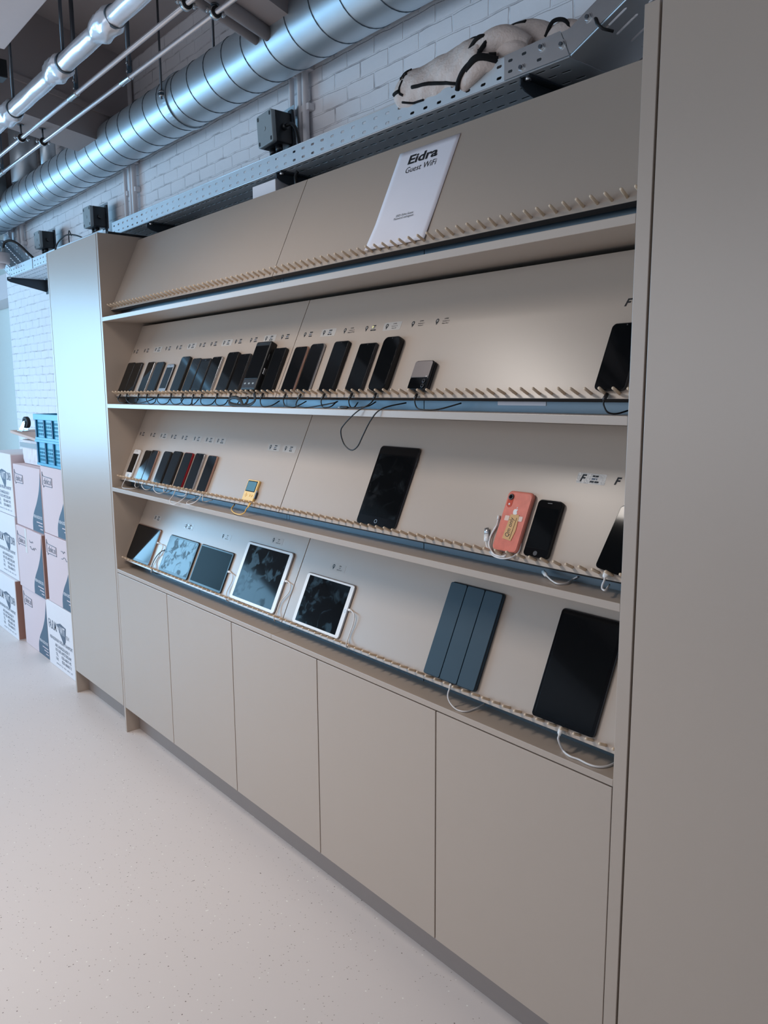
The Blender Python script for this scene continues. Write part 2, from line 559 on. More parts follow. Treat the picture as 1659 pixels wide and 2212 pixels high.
# spiral lock seam
mb = MB()
pts = []
pitch = 0.142
turns = 55
for k in range(turns * 28 + 1):
    a = 2 * PI * k / 28
    pts.append((-4.5 + pitch * a / (2 * PI), (DR + 0.0005) * math.cos(a), (DR + 0.0005) * math.sin(a)))
mb.tube(pts, 0.0022, 'galv_dark', 5)
mb.build('spiral_seam', t)
for x in (-1.72, -1.42):
    rings = [[(x + dx, r * math.cos(a * PI / 20), r * math.sin(a * PI / 20)) for a in range(40)] for dx, r in ((0, DR), (0.002, DR + 0.003), (0.012, DR + 0.003), (0.014, DR))]
    MB().loops(rings, 'galv', False, False).build('joint_collar', t)
def duct_hanger(x, rod, label):
    t = thing('duct_hanger', label, 'pipe hanger', (x, DY, DZ), group='hangers of the round duct')
    rings = []
    for k in range(49):
        a = 2 * PI * k / 48
        ro, ri = DR + 0.0065, DR + 0.0035
        ca, sa = math.cos(a), math.sin(a)
        rings.append([(-0.013, ri * ca, ri * sa), (0.013, ri * ca, ri * sa), (0.013, ro * ca, ro * sa), (-0.013, ro * ca, ro * sa)])
    if rod < DY:
        MB().loops(rings[:-1], 'galv', closed=True, smooth=False).build('clamp_ring', t)
    ry = rod - DY
    MB().cyl((-0.0, ry, -0.02 if ry < 0 else DR + 0.004), (-0.0, ry, CZ - DZ), 0.0048, 'rod', 10).build('threaded_rod', t)
    mb = MB()
    yi = -DR - 0.004
    if ry < 0:
        mb.box(-0.012, 0.012, min(ry - 0.012, yi), yi + 0.004, -0.003, 0.003, 'galv_dark')
        mb.cyl((0, ry, 0.003), (0, ry, 0.012), 0.011, 'zinc', 6).cyl((0, ry, -0.012), (0, ry, -0.003), 0.011, 'zinc', 6)
    else:
        mb.box(-0.012, 0.012, ry - 0.012, ry + 0.012, DR + 0.002, DR + 0.02, 'galv_dark')
    mb.build('clamp_lug', t)
duct_hanger(0.335, 0.188, 'steel clamp ring and rod holding the duct left of the nearest coil seams')
duct_hanger(0.575, 0.31, 'thin rod dropping from the ceiling to the top of the round duct')
# branch stubs at the far end
o = MB().tube([(-1.95, DY, 3.0), (-1.95, DY, CZ)], 0.082, 'galv', 32).build('branch_duct')
tag(o, 'upright round steel branch duct rising from the far end of the duct', 'duct')
o = MB().tube([(-1.60, DY + 0.04, 3.0), (-1.60, DY + 0.04, CZ)], 0.045, 'galv', 24).build('branch_duct')
tag(o, 'narrower upright steel pipe right beside the upright branch duct', 'duct')
o = MB().tube([(-2.18, DY - 0.08, 3.02), (-2.18, -1.6, 3.02)], 0.10, 'galv', 32).build('branch_duct')
tag(o, 'steel duct leaving sideways at the far left end of the round duct', 'duct')

# ================================================================== PIPES
PZ = 2.845
def steel_pipe(y, coups, label):
    t = thing('steel_pipe', label, 'pipe', (0, y, PZ), group='thin steel pipes under the ceiling')
    MB().tube([(-5.0, 0, 0), (3.6, 0, 0)], 0.0085, 'chrome_pipe', 16).build('pipe_run', t)
    for x in coups:
        MB().tube([(x - 0.045, 0, 0), (x - 0.042, 0, 0), (x - 0.035, 0, 0), (x + 0.035, 0, 0), (x + 0.042, 0, 0), (x + 0.045, 0, 0)], [0.0095, 0.0125, 0.0108, 0.0108, 0.0125, 0.0095], 'zinc', 18).build('press_coupling', t)
steel_pipe(-0.157, (0.256,), 'thin bright steel pipe nearer the wrapped pipe')
steel_pipe(-0.06, (0.552, -1.143), 'thin bright steel pipe nearer the round duct')
def pipe_clamp(x, y, top, label):
    t = thing('pipe_clamp', label, 'pipe clamp', (x, y, PZ), group='rubber lined pipe clamps')
    ring = []
    for k in range(24):
        a = 2 * PI * k / 24
        c, s = math.cos(a), math.sin(a)
        ring.append([(-0.011, 0.0088 * c, 0.0088 * s), (0.011, 0.0088 * c, 0.0088 * s), (0.011, 0.017 * c, 0.017 * s), (-0.011, 0.017 * c, 0.017 * s)])
    MB().loops(ring, 'rubber', closed=True).build('rubber_lining', t)
    ring = []
    for k in range(24):
        a = 2 * PI * k / 24
        c, s = math.cos(a), math.sin(a)
        ring.append([(-0.008, 0.0172 * c, 0.0172 * s), (0.008, 0.0172 * c, 0.0172 * s), (0.008, 0.0192 * c, 0.0192 * s), (-0.008, 0.0192 * c, 0.0192 * s)])
    MB().loops(ring, 'zinc', closed=True).build('clamp_band', t)
    for s in (-1, 1):
        mb = MB().box(-0.008, 0.008, s * 0.019 - 0.0015 if s > 0 else -0.034, 0.034 if s > 0 else -0.0175, -0.002, 0.002, 'zinc')
        mb.cyl((0, s * 0.028, -0.008), (0, s * 0.028, 0.010), 0.004, 'zinc', 8)
        mb.build('clamp_screw', t)
    MB().cyl((0, 0, 0.018), (0, 0, top - PZ), 0.0042, 'rod', 10).cyl((0, 0, top - PZ - 0.003), (0, 0, top - PZ), 0.014, 'rod', 14).build('stud', t)
pipe_clamp(-0.432, -0.06, 2.906, 'black lined clamp under the far beam on the pipe nearer the duct')
pipe_clamp(-0.437, -0.157, 2.906, 'black lined clamp under the far beam on the pipe nearer the wrap')
pipe_clamp(1.255, -0.06, 2.838 + 0.03, 'large black lined clamp at the top edge beside the round duct')
pipe_clamp(1.249, -0.157, 2.906, 'black lined clamp at the top edge left of the other one')
# hanger rods with small pipe shoes
def drop_rod(x, y, zb, r, label, tip=True):
    t = thing('hanger_rod', label, 'rod', (x, y, zb), group='hanger rods from the ceiling')
    MB().cyl((0, 0, 0.03), (0, 0, CZ - zb), r, 'rod', 10).build('rod_shaft', t)
    if tip:
        mb = MB().box(-0.006, 0.006, -0.007, 0.007, -0.012, 0.06, 'galv_dark')
        mb.cyl((0, -0.007, 0.012), (0, -0.013, 0.012), 0.005, 'zinc', 8).cyl((0, -0.007, 0.042), (0, -0.013, 0.042), 0.005, 'zinc', 8)
        mb.build('pipe_shoe', t)
drop_rod(0.275, -0.150, PZ + 0.012, 0.0085, 'thick dark rod ending at the coupling of the left steel pipe')
drop_rod(0.575, -0.055, PZ + 0.012, 0.0085, 'thick dark rod ending at the coupling of the right steel pipe')
drop_rod(-1.12, -0.06, PZ + 0.012, 0.0085, 'dark rod at the far left edge above the distant coupling')
# plastic-wrapped pipe
WYP, WZP, WR = -0.343, 2.792, 0.030
t = thing('wrapped_pipe', 'thick pipe wrapped in shiny silver foil, top left', 'pipe', (0, WYP, WZP))
mb = MB()
rings = []
bul = (0.655, 0.067, 1.10, -0.55)
x = -5.0
rnd = random.Random(3)
xs = [-5.0 + 0.02 * k for k in range(int(8.6 / 0.02))]
phase = [rnd.uniform(0, 6.28) for _ in range(5)]
for x in xs:
    b = 0.0
    for c in bul:
        d = x - c
        if -0.10 < d < 0.045:
            b = max(b, min(1, (d + 0.10) / 0.03, (0.045 - d) / 0.01))
    ring = []
    for k in range(28):
        a = 2 * PI * k / 28
        w = 0.0010 * math.sin(3 * a + phase[0] + x * 2) + 0.0006 * math.sin(6 * a + x * 5 + phase[1]) + 0.0005 * math.sin(x * 30 + phase[2] + 2 * a)
        r = WR + w + 0.011 * b + b * 0.003 * math.sin(4 * a + 60 * x)
        ring.append((x, r * math.cos(a), r * math.sin(a)))
    rings.append(ring)
mb.loops(rings, 'foil')
mb.build('foil_wrap', t)
for c in bul[:3]:
    x = c + 0.047
    ring = []
    for k in range(28):
        a = 2 * PI * k / 28
        cc, ss = math.cos(a), math.sin(a)
        ring.append([(x - 0.006, 0.031 * cc, 0.031 * ss), (x + 0.006, 0.031 * cc, 0.031 * ss), (x + 0.006, 0.034 * cc, 0.034 * ss), (x - 0.006, 0.034 * cc, 0.034 * ss)])
    MB().loops(ring, 'galv_dark', closed=True).build('support_clip', t)
drop_rod(0.69, WYP, WZP + 0.012, 0.006, 'slim shiny rod entering the foil pipe at its middle bulge', False)
drop_rod(0.105, WYP, WZP + 0.012, 0.006, 'slim dark rod entering the foil pipe at its left bulge', False)

# ================================================================== CONDUITS ON THE WALL
def conduit(x, r, z0, label, clips=(2.58, 2.72, 2.86), y=None, bend=False):
    y = WY - r - 0.012 if y is None else y
    t = thing('wall_conduit', label, 'conduit', (x, y, z0), group='white conduits on the brick wall')
    P = [(0, 0, 0), (0, 0, CZ - z0)]
    if bend:
        P = smooth_path([(-0.05, -0.02, -0.005), (-0.015, -0.012, 0.04), (0, 0, 0.12), (0, 0, 0.3), (0, 0, CZ - z0)], 6)
    MB().tube(P, r, 'pvc', 14).build('tube', t)
    for c in clips:
        if c > z0 + 0.02:
            MB().box(-r - 0.010, r + 0.014, -r * 0.4, WY - y - 0.001, c - z0 - 0.012, c - z0 + 0.012, 'pvc').build('saddle_clip', t, bevel=0.002)
conduit(0.955, 0.011, 2.44, 'left white conduit beside the nearest junction box')
conduit(1.012, 0.012, 2.44, 'middle white conduit beside the nearest junction box')
conduit(1.048, 0.013, 2.44, 'right bent grey white conduit beside the nearest junction box', bend=True)
conduit(-0.645, 0.011, 2.43, 'left of the white conduits rising behind the middle junction box')
conduit(-0.575, 0.011, 2.43, 'middle of the white conduits rising right of the middle junction box')
conduit(-0.53, 0.014, 2.43, 'right of the white conduits rising right of the middle junction box')
conduit(-2.56, 0.013, 2.45, 'left white conduit at the far left near the detector')
conduit(-2.48, 0.013, 2.45, 'right white conduit at the far left near the detector')
conduit(-2.77, 0.012, 2.60, 'short white conduit at the far left edge of the wall', clips=(2.77, 2.85))

# ================================================================== CABLE TRAY
TY0, TY1, TZ, TH_ = 0.20, 0.40, 2.426, 0.060
def slotted_sheet(mb, U, V, us, vs, P, m, cham):
    """sheet over [U]x[V] with slots; us/vs = lists of (a,b) slot spans; P maps (u,v) to a point"""
    mi = mb.slot(m)
    gu = sorted(set([U[0], U[1]] + [q for s in us for q in s]))
    gv = sorted(set([V[0], V[1]] + [q for s in vs for q in s]))
    vert = {}
    def vv(u, v):
        k = (round(u, 6), round(v, 6))
        if k not in vert:
            vert[k] = mb.bm.verts.new(P(u, v))
        return vert[k]
    S = {(round(a, 6), round(b, 6)) for a, b in us}
    T = {(round(a, 6), round(b, 6)) for a, b in vs}
    for i in range(len(gu) - 1):
        for j in range(len(gv) - 1):
            a, b, c, d = gu[i], gu[i + 1], gv[j], gv[j + 1]
            if (round(a, 6), round(b, 6)) in S and (round(c, 6), round(d, 6)) in T:
                k = min(cham, (b - a) * 0.4, (d - c) * 0.4)
                for (u, v, du, dv) in ((a, c, 1, 1), (b, c, -1, 1), (b, d, -1, -1), (a, d, 1, -1)):
                    mb.face([vv(u, v), vv(u + du * k, v), vv(u, v + dv * k)], mi)
                continue
            mb.face([vv(a, c), vv(b, c), vv(b, d), vv(a, d)], mi)

def tray_run(parent, x0, x1, tf=lambda p: p, phase=0.0, side='zinc', pitch=0.0541, pb=0.0432, sl=0.015):
    def solid(o):
        s = o.modifiers.new('thickness', 'SOLIDIFY')
        s.thickness = 0.0014
        s.offset = 0
        return o
    hol = []
    k = math.ceil((x0 - phase + 0.015) / pitch)
    while phase + k * pitch < x1 - 0.015:
        c = phase + k * pitch
        hol.append((c - 0.0085, c + 0.0085))
        k += 1
    for nm, y in (('front_side', TY0), ('rear_side', TY1)):
        mb = MB()
        slotted_sheet(mb, (x0, x1), (0, TH_), hol, [(0.0115, 0.0185), (0.0385, 0.0455)], lambda u, v: tf(Vector((u, y, TZ + v))), 'tray', 0.003)
        solid(mb.build(nm, parent))
    bol = []
    k = math.ceil((x0 + 0.02) / pb)
    while k * pb < x1 - 0.02:
        bol.append((k * pb - sl, k * pb + sl))
        k += 1
    mb = MB()
    slotted_sheet(mb, (x0, x1), (TY0, TY1), bol, [(0.214, 0.222), (0.2585, 0.2665), (0.316, 0.324), (0.364, 0.372)], lambda u, v: tf(Vector((u, v, TZ))), 'tray', 0.004)
    solid(mb.build('tray_bottom', parent))
    mb = MB()
    mb.tube([tf(Vector((x0, TY0 - 0.0005, TZ + 0.001))), tf(Vector((x1, TY0 - 0.0005, TZ + 0.001)))], 0.0022, 'tray', 8)
    mb.tube([tf(Vector((x0, TY0 - 0.0008, TZ + TH_))), tf(Vector((x1, TY0 - 0.0008, TZ + TH_)))], 0.0016, 'tray', 8)
    mb.build('rolled_edge', parent)

t = thing('cable_tray', 'long perforated zinc cable tray above the shelving', 'cable tray', (0, 0, 0))
tray_run(t, -0.30, 2.432, phase=1.0249)
t = thing('cable_tray', 'short perforated tray piece left of the tall left cabinet', 'cable tray', (0, 0, -0.0095))
tray_run(t, -2.03, -0.42, phase=1.0249)
MB().box(-1.72, -1.56, TY0 - 0.004, TY0 - 0.0012, TZ, TZ + TH_, 'tray').build('coupler_plate', t)
# cables lying in the tray
t = thing('cable_bundle', 'dark cables lying side by side inside the long cable tray', 'cables', (0, 0, TZ))
g = random.Random(11)
for k in range(11):
    y = 0.212 + 0.0172 * k
    r = g.choice((0.0070, 0.0078, 0.0082))
    xe = 2.40 if k < 8 else 2.1
    MB().tube(smooth_path([(-0.28 + (xe + 0.28) * q / 8, y + (g.uniform(-0.0006, 0.0006)), r + 0.0012) for q in range(9)], 3), r, 'cable_black', 8).build('cable', t)
# rising end, near the right side: same tray tipped up
t = thing('cable_tray_riser', 'upward bent zinc tray section with bolts beside the right tall cabinet', 'cable tray', (0, 0, 0))
ang = math.radians(26)
def tip(p):
    dx, dz = p.x - 2.432, p.z - TZ
    return Vector((2.432 + dx * math.cos(ang) - dz * math.sin(ang) * 0.55, p.y, TZ + dx * math.sin(ang) + dz * math.cos(ang) * 0.98))
tray_run(t, 2.436, 3.05, tip, phase=2.52, pitch=0.086, pb=0.088, sl=0.030)
# joint plate on the front, two leaves, with bolts
mb = MB()
mb.prism([(2.235, TZ + 0.0035), (2.432, TZ + 0.0035), (2.405, TZ + TH_ + 0.004), (2.235, TZ + TH_ + 0.001)], TY0 - 0.0045, TY0 - 0.002, 'zinc')
mb.build('joint_plate', t)
a = tip(Vector((2.438, TY0, TZ + 0.003)))
b_ = tip(Vector((2.66, TY0, TZ + 0.003)))
c = tip(Vector((2.66, TY0, TZ + TH_ + 0.001)))
d = tip(Vector((2.445, TY0, TZ + TH_ + 0.001)))
MB().prism([(q.x, q.z) for q in (a, b_, c, d)] + [(2.408, TZ + 0.060)], TY0 - 0.0045, TY0 - 0.002, 'zinc').build('joint_plate', t)
def bolt(x, z):
    y = TY0 - 0.0045
    mb = MB().cyl((x, y, z), (x, y - 0.0012, z), 0.0108, 'zinc', 18).cyl((x, y - 0.0012, z), (x, y - 0.0055, z), 0.0080, 'zinc', 6)
    mb.cyl((x, y - 0.0055, z), (x, y - 0.0085, z), 0.0046, 'rod', 10)
    mb.build('bolt', t)
for (x, z) in ((2.292, TZ + 0.017), (2.352, TZ + 0.045), (2.412, TZ + 0.032)):
    bolt(x, z)
for u, v in ((2.50, 0.042), (2.60, 0.040)):
    q = tip(Vector((u, TY0, TZ + v)))
    bolt(q.x, q.z)
for (x, z) in ((2.255, TZ + 0.044), (2.255, TZ + 0.019), (2.298, TZ + 0.047), (2.345, TZ + 0.019)):
    MB().rrect(0.014, 0.0065, TY0 - 0.0048, TY0 - 0.0044, 0.0032, 0.0001, 'edge_black', x, z - 0.003, 4).build('plate_slot', t)
q0 = tip(Vector((2.515, TY0, TZ + 0.016)))
MB().tube([(q0.x, TY0 - 0.006, q0.z + 0.008), (q0.x + 0.006, TY0 - 0.008, q0.z - 0.006), (q0.x + 0.02, TY0 - 0.004, q0.z - 0.020), (q0.x + 0.03, TY0 + 0.02, q0.z - 0.022)], 0.0035, 'rubber', 8).build('cable_tie', t)

# far end: the tray bends up and leaves the picture
t = thing('cable_tray_riser', 'upward bent zinc tray end under the detector at the far left', 'cable tray', (0, 0, -0.0095))
an2 = math.radians(25)
def tip2(p):
    dx, dz = -2.036 - p.x, p.z - TZ
    return Vector((-2.036 - dx * math.cos(an2) + dz * math.sin(an2) * 0.55, p.y, TZ + dx * math.sin(an2) + dz * math.cos(an2) * 0.98))
tray_run(t, -2.9, -2.04, tip2, phase=1.0249)
# brackets carrying the tray
def bracket(x, label):
    t = thing('tray_bracket', label, 'bracket', (x, WY, TZ), group='black brackets under the cable tray')
    mb = MB()
    prof = [(-0.255, -0.004), (-0.255, -0.022), (-0.235, -0.032), (-0.02, -0.078), (-0.002, -0.082), (-0.002, -0.002)]
    mb.prism([(u, v) for u, v in prof], -0.014, -0.010, 'bracket', 'x')
    mb.box(-0.014, 0.016, -0.255, -0.002, -0.006, -0.0025, 'bracket')
    mb.build('arm', t)
    MB().box(-0.02, 0.03, -0.006, -0.001, -0.095, 0.02, 'bracket').build('wall_plate', t)
    MB().cyl((-0.014, -0.05, -0.05), (-0.017, -0.05, -0.05), 0.007, 'zinc', 14).build('bolt_head', t)
    mb = MB().cyl((0.0, -0.24, -0.012), (0.0, -0.24, -0.002), 0.008, 'zinc', 6)
    mb.build('hold_down_nut', t)
bracket(-2.09, 'black tray bracket on the wall left of the tall cabinet')
bracket(0.12, 'black tray bracket above the left end of the shelving')
bracket(1.20, 'black tray bracket beside the small white carton')
bracket(2.30, 'black tray bracket under the bend of the tray')
o = MB().tube(smooth_path([(1.255, 0.24, 2.42), (1.25, 0.235, 2.405), (1.256, 0.232, 2.38), (1.255, 0.24, 2.34)], 5), 0.006, 'cable_black', 8).build('cable_drop')
tag(o, 'short black cable dropping from the tray behind the panel joint', 'cable')
# detector at the far left
t = thing('presence_detector', 'round pale detector with black cable on the far left tray', 'detector', (-1.975, 0.125, 2.500))
MB().tube([(0, 0, -0.012), (0, 0, 0.0), (0, 0, 0.05), (0, 0, 0.056)], [0.055, 0.062, 0.062, 0.058], 'panel_white', 28).build('housing', t)
MB().tube([(0, 0, -0.045), (0, 0, -0.035), (0, 0, -0.012)], [0.012, 0.028, 0.034], 'panel_white', 24).build('lens', t)
MB().cyl((0.02, 0.02, 0.056), (0.02, 0.02, 0.085), 0.014, 'box_grey', 12).build('cable_gland', t)
MB().tube(smooth_path([(0.02, 0.02, 0.085), (0.03, 0.03, 0.120), (0.07, 0.06, 0.128), (0.10, 0.10, 0.10), (0.13, 0.14, 0.05), (0.17, 0.20, -0.02)], 6), 0.008, 'cable_black', 10).build('cable', t)

# junction boxes on the wall
def junction_box(x, z, w, h, y0, roll, label, right_cable=False):
    t = thing('junction_box', label, 'junction box', (x, y0, z), (0, roll, 0), group='junction boxes above the tray')
    MB().rrect(w, h, 0.016, 0.085, 0.008, 0.002, 'blk_plastic').build('body', t)
    MB().rrect(w, h, -0.003, 0.016, 0.009, 0.003, 'box_grey').build('lid', t)
    for sx in (-1, 1):
        for zz in (0.014, h - 0.014):
            MB().rrect(0.010, 0.015, -0.0036, -0.0028, 0.004, 0.0002, 'edge_black', sx * (w / 2 - 0.012), zz - 0.0075, 4).build('screw_recess', t)
    MB().tube([(0, -0.0032, h / 2), (0, -0.0045, h / 2)], 0.008, 'box_grey', 16).build('lid_emblem', t)
    MB().box(w / 2 - 0.02, w / 2 + 0.004, 0.086, 0.092, -0.05, h + 0.012, 'bracket').build('mounting_strip', t)
    MB().rrect(w + 0.03, h + 0.03, 0.092, 0.094, 0.003, 0.0004, 'zinc', 0.0, -0.004).build('back_plate', t)
    for sx in (-0.025, 0.018):
        mb = MB().cyl((sx, 0.045, 0), (sx, 0.045, -0.022), 0.014, 'blk_plastic', 8).cyl((sx, 0.045, -0.022), (sx, 0.045, -0.036), 0.011, 'blk_plastic', 12)
        mb.build('cable_gland', t)
    MB().tube(smooth_path([(-0.025, 0.045, -0.036), (-0.03, 0.05, -0.07), (-0.02, 0.06, -0.13)], 5), 0.006, 'cable_black', 8).build('cable', t)
    mb = MB().cyl((w / 2, 0.05, h * 0.5), (w / 2 + 0.02, 0.05, h * 0.5), 0.013, 'blk_plastic', 12)
    mb.build('cable_gland', t)
    if right_cable:
        MB().tube(smooth_path([(w / 2 + 0.02, 0.05, h * 0.5), (w / 2 + 0.05, 0.05, h * 0.45), (w / 2 + 0.08, 0.05, h * 0.15), (w / 2 + 0.095, 0.05, -0.06)], 6), 0.007, 'cable_black', 10).build('cable', t)
        MB().tube(smooth_path([(-w / 2 + 0.004, 0.06, h * 0.4), (-w / 2 - 0.012, 0.06, 0.02), (-w / 2 + 0.005, 0.06, -0.06), (-w / 2 + 0.02, 0.06, -0.14)], 6), 0.006, 'cable_black', 10).build('cable', t)
    return t
junction_box(0.965, 2.582, 0.105, 0.118, 0.300, math.radians(-5), 'grey lidded black junction box nearest the rolled towel', True)
junction_box(-0.888, 2.568, 0.108, 0.110, 0.300, 0, 'grey lidded black junction box above the tall left cabinet')
junction_box(-1.76, 2.573, 0.108, 0.104, 0.300, 0, 'grey lidded black junction box farthest left, beside the detector')
o = MB().tube(smooth_path([(-0.86, 0.33, 2.53), (-0.86, 0.31, 2.47), (-0.875, 0.28, 2.50), (-0.95, 0.25, 2.53), (-1.02, 0.22, 2.535), (-1.10, 0.20, 2.50), (-1.14, 0.19, 2.44)], 6), 0.004, 'cable_black', 8).tube(smooth_path([(-0.98, 0.24, 2.53), (-1.0, 0.235, 2.56), (-1.01, 0.235, 2.52), (-0.985, 0.23, 2.47)], 6), 0.003, 'cable_black', 8).build('loose_cable')
tag(o, 'thin black loose cable looping over the top of the tall left cabinet', 'cable')

# ================================================================== TOWEL IN THE TRAY
t = thing('rolled_towel', 'rolled pale towel with black line print lying in the tray', 'towel', (0, 0, 0))
def tow(u, a):
    """surface of the roll: u 0..1 along, a angle (0 = towards the room, 90 = up)"""
    x = 1.795 + 0.40 * u
    taper = min(1.0, (0.35 + 0.65 * math.sqrt(max(0.0, 1 - (1 - u / 0.16) ** 2)))) if u < 0.16 else 1.0
    if u > 0.90:
        taper *= max(0.45, 1 - (u - 0.90) * 5)
    sa, ca = math.sin(a), math.cos(a)
    wob = 1 + 0.025 * math.sin(9 * u + 2 * a) + 0.02 * math.sin(23 * u + 5 * a) + 0.012 * math.sin(47 * u - 7 * a)
    ry = 0.113 * taper * wob
    rz = ((0.086 + 0.010 * u) if sa > 0 else 0.060) * (0.25 + 0.75 * taper) * wob
    cy, cz = 0.292, 2.498 + 0.004 * u
    return Vector((x, cy - ry * ca, cz + rz * sa))
mb = MB()
NU, NA = 60, 56
mb.loops([[tow(i / NU, 2 * PI * k / NA) for k in range(NA)] for i in range(NU + 1)], 'towel')
# folds bunched at the near end
def lump(P, r):
    mb.tube(smooth_path(P, 6), [r * (0.55 + 0.45 * math.sin(PI * min(1, max(0, (k + 1) / (6 * (len(P) - 1) + 2))))) for k in range(6 * (len(P) - 1) + 1)], 'towel', 16)
lump([(2.10, 0.22, 2.50), (2.15, 0.215, 2.535), (2.21, 0.23, 2.545), (2.26, 0.26, 2.52)], 0.032)
lump([(2.09, 0.20, 2.455), (2.13, 0.19, 2.475), (2.17, 0.195, 2.49), (2.20, 0.23, 2.48)], 0.026)
lump([(2.12, 0.30, 2.53), (2.19, 0.30, 2.565), (2.26, 0.31, 2.55), (2.31, 0.31, 2.50)], 0.040)
lump([(2.17, 0.25, 2.50), (2.20, 0.235, 2.518), (2.24, 0.24, 2.51), (2.27, 0.26, 2.48)], 0.026)
lump([(2.29, 0.30, 2.50), (2.33, 0.29, 2.525), (2.37, 0.30, 2.52), (2.40, 0.31, 2.48)], 0.032)
lump([(2.36, 0.31, 2.49), (2.41, 0.31, 2.51), (2.46, 0.32, 2.49)], 0.028)
mb.build('towel_roll', t)
mb = MB()
def stroke(UA, r=0.006):
    pts = []
    for k in range(len(UA) - 1):
        (u0, a0), (u1, a1) = UA[k], UA[k + 1]
        for s in range(6):
            f = s / 6
            pts.append(tow(u0 + (u1 - u0) * f, a0 + (a1 - a0) * f))
    pts.append(tow(*UA[-1]))
    mb.tube(pts, r, 'towel_ink', 7)
D = PI / 180
# line print: hash mark and curved strokes
for k in (-1, 1):
    stroke([(0.160 + 0.013 * k, 52 * D), (0.152 + 0.013 * k, 26 * D)], 0.0026)
    stroke([(0.122, (38 + 6 * k) * D), (0.192, (40 + 6 * k) * D)], 0.0026)
stroke([(0.17, 22 * D), (0.16, 8 * D), (0.17, -4 * D), (0.195, -10 * D)], 0.0036)
stroke([(0.09, 2 * D), (0.165, 2 * D)], 0.0060)
stroke([(0.30, -2 * D), (0.45, -8 * D), (0.60, -22 * D), (0.68, -32 * D)], 0.0052)
stroke([(0.17, -24 * D), (0.26, -34 * D), (0.36, -36 * D)], 0.0035)
stroke([(0.62, 86 * D), (0.67, 66 * D), (0.76, 64 * D), (0.9, 90 * D)], 0.0045)
def line3(P, r):
    mb.tube(smooth_path(P, 6), r, 'towel_ink', 7)
line3([(2.085, 0.182, 2.445), (2.10, 0.172, 2.462), (2.13, 0.164, 2.480), (2.165, 0.176, 2.500), (2.20, 0.205, 2.502)], 0.0068)
line3([(2.105, 0.192, 2.505), (2.125, 0.188, 2.535), (2.155, 0.186, 2.552), (2.178, 0.196, 2.545), (2.165, 0.178, 2.510), (2.17, 0.176, 2.49)], 0.0060)
line3([(2.115, 0.186, 2.515), (2.14, 0.184, 2.528), (2.16, 0.186, 2.515), (2.168, 0.180, 2.495)], 0.0052)
line3([(2.07, 0.235, 2.548), (2.12, 0.262, 2.570), (2.18, 0.275, 2.592), (2.235, 0.275, 2.588)], 0.0045)
line3([(2.13, 0.17, 2.478), (2.17, 0.168, 2.496), (2.205, 0.205, 2.488)], 0.010)
line3([(2.305, 0.268, 2.528), (2.33, 0.262, 2.552), (2.36, 0.268, 2.548), (2.375, 0.275, 2.525)], 0.0050)
mb.build('line_print', t)

# ================================================================== CABINETS AND SHELVING
BEV = 0.0012
t = thing('tall_cabinet', 'tall narrow taupe cabinet with one door left of the shelving', 'cabinet', (-0.6917, 0, 0))
MB().box(0, 0.0177, 0, 0.42, 0, ZTOP, 'laminate').build('side_panel', t, bevel=BEV)
MB().box(0.0180, 0.6875, 0.024, 0.42, 0.1301, ZTOP, 'laminate').build('carcass', t)
MB().box(0.0210, 0.6860, 0.0, 0.019, 0.1301, ZTOP - 0.001, 'laminate').build('door', t, bevel=BEV)
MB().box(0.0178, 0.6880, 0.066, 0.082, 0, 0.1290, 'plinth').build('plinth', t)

t = thing('shelving_unit', 'long taupe shelving frame with three shelves above the low cupboards', 'shelving', (0, 0, 0))
MB().box(-0.0015, X0, 0, 0.42, 0, ZTOP, 'laminate').build('side_panel', t, bevel=BEV)
MB().box(XR, 2.7815, 0, 0.42, 0, ZTOP, 'laminate').build('side_panel', t, bevel=BEV)
for r in (1, 2, 3):
    zb, zt = SHELF[r]
    MB().box(X0, XR, 0.0, 0.40, zb, zt, 'laminate').build('shelf', t, bevel=BEV)
MB().box(X0, XR, 0.402, 0.418, WT[1], 2.10, 'laminate').build('back_panel', t)
# upright strips that carry the boards
for r in (1, 2, 3, 4):
    z0 = SHELF[r][1] if r < 4 else WT[1]
    for xa, xb in ((X0 + 0.001, 0.674), (0.677, 1.3555), (1.3575, 1.3735), (1.3755, 2.0535), (2.0565, XR - 0.001)):
        MB().box(xa, xb, 0.092, 0.104, z0, ZB[r] + 0.055, 'riser').build('support_strip', t)
MB().box(-0.0015, X0, 0.05, 0.33, ZTOP, ZTOP + 0.010, 'edge_black').build('top_edge_strip', t)
MB().rrect(0.15, 0.010, 0.0908, 0.0918, 0.001, 0.0002, 'paper', 2.398, 1.6260).build('paper_strip', t)

t = thing('worktop', 'long taupe worktop over the low cupboards under the tablets', 'worktop', (0, 0, WT[0]))
MB().box(X0, 1.3785, 0, 0.40, 0, WT[1] - WT[0], 'laminate').build('slab', t, bevel=BEV)
MB().box(1.3791, XR, 0, 0.40, 0, WT[1] - WT[0], 'laminate').build('slab', t, bevel=BEV)

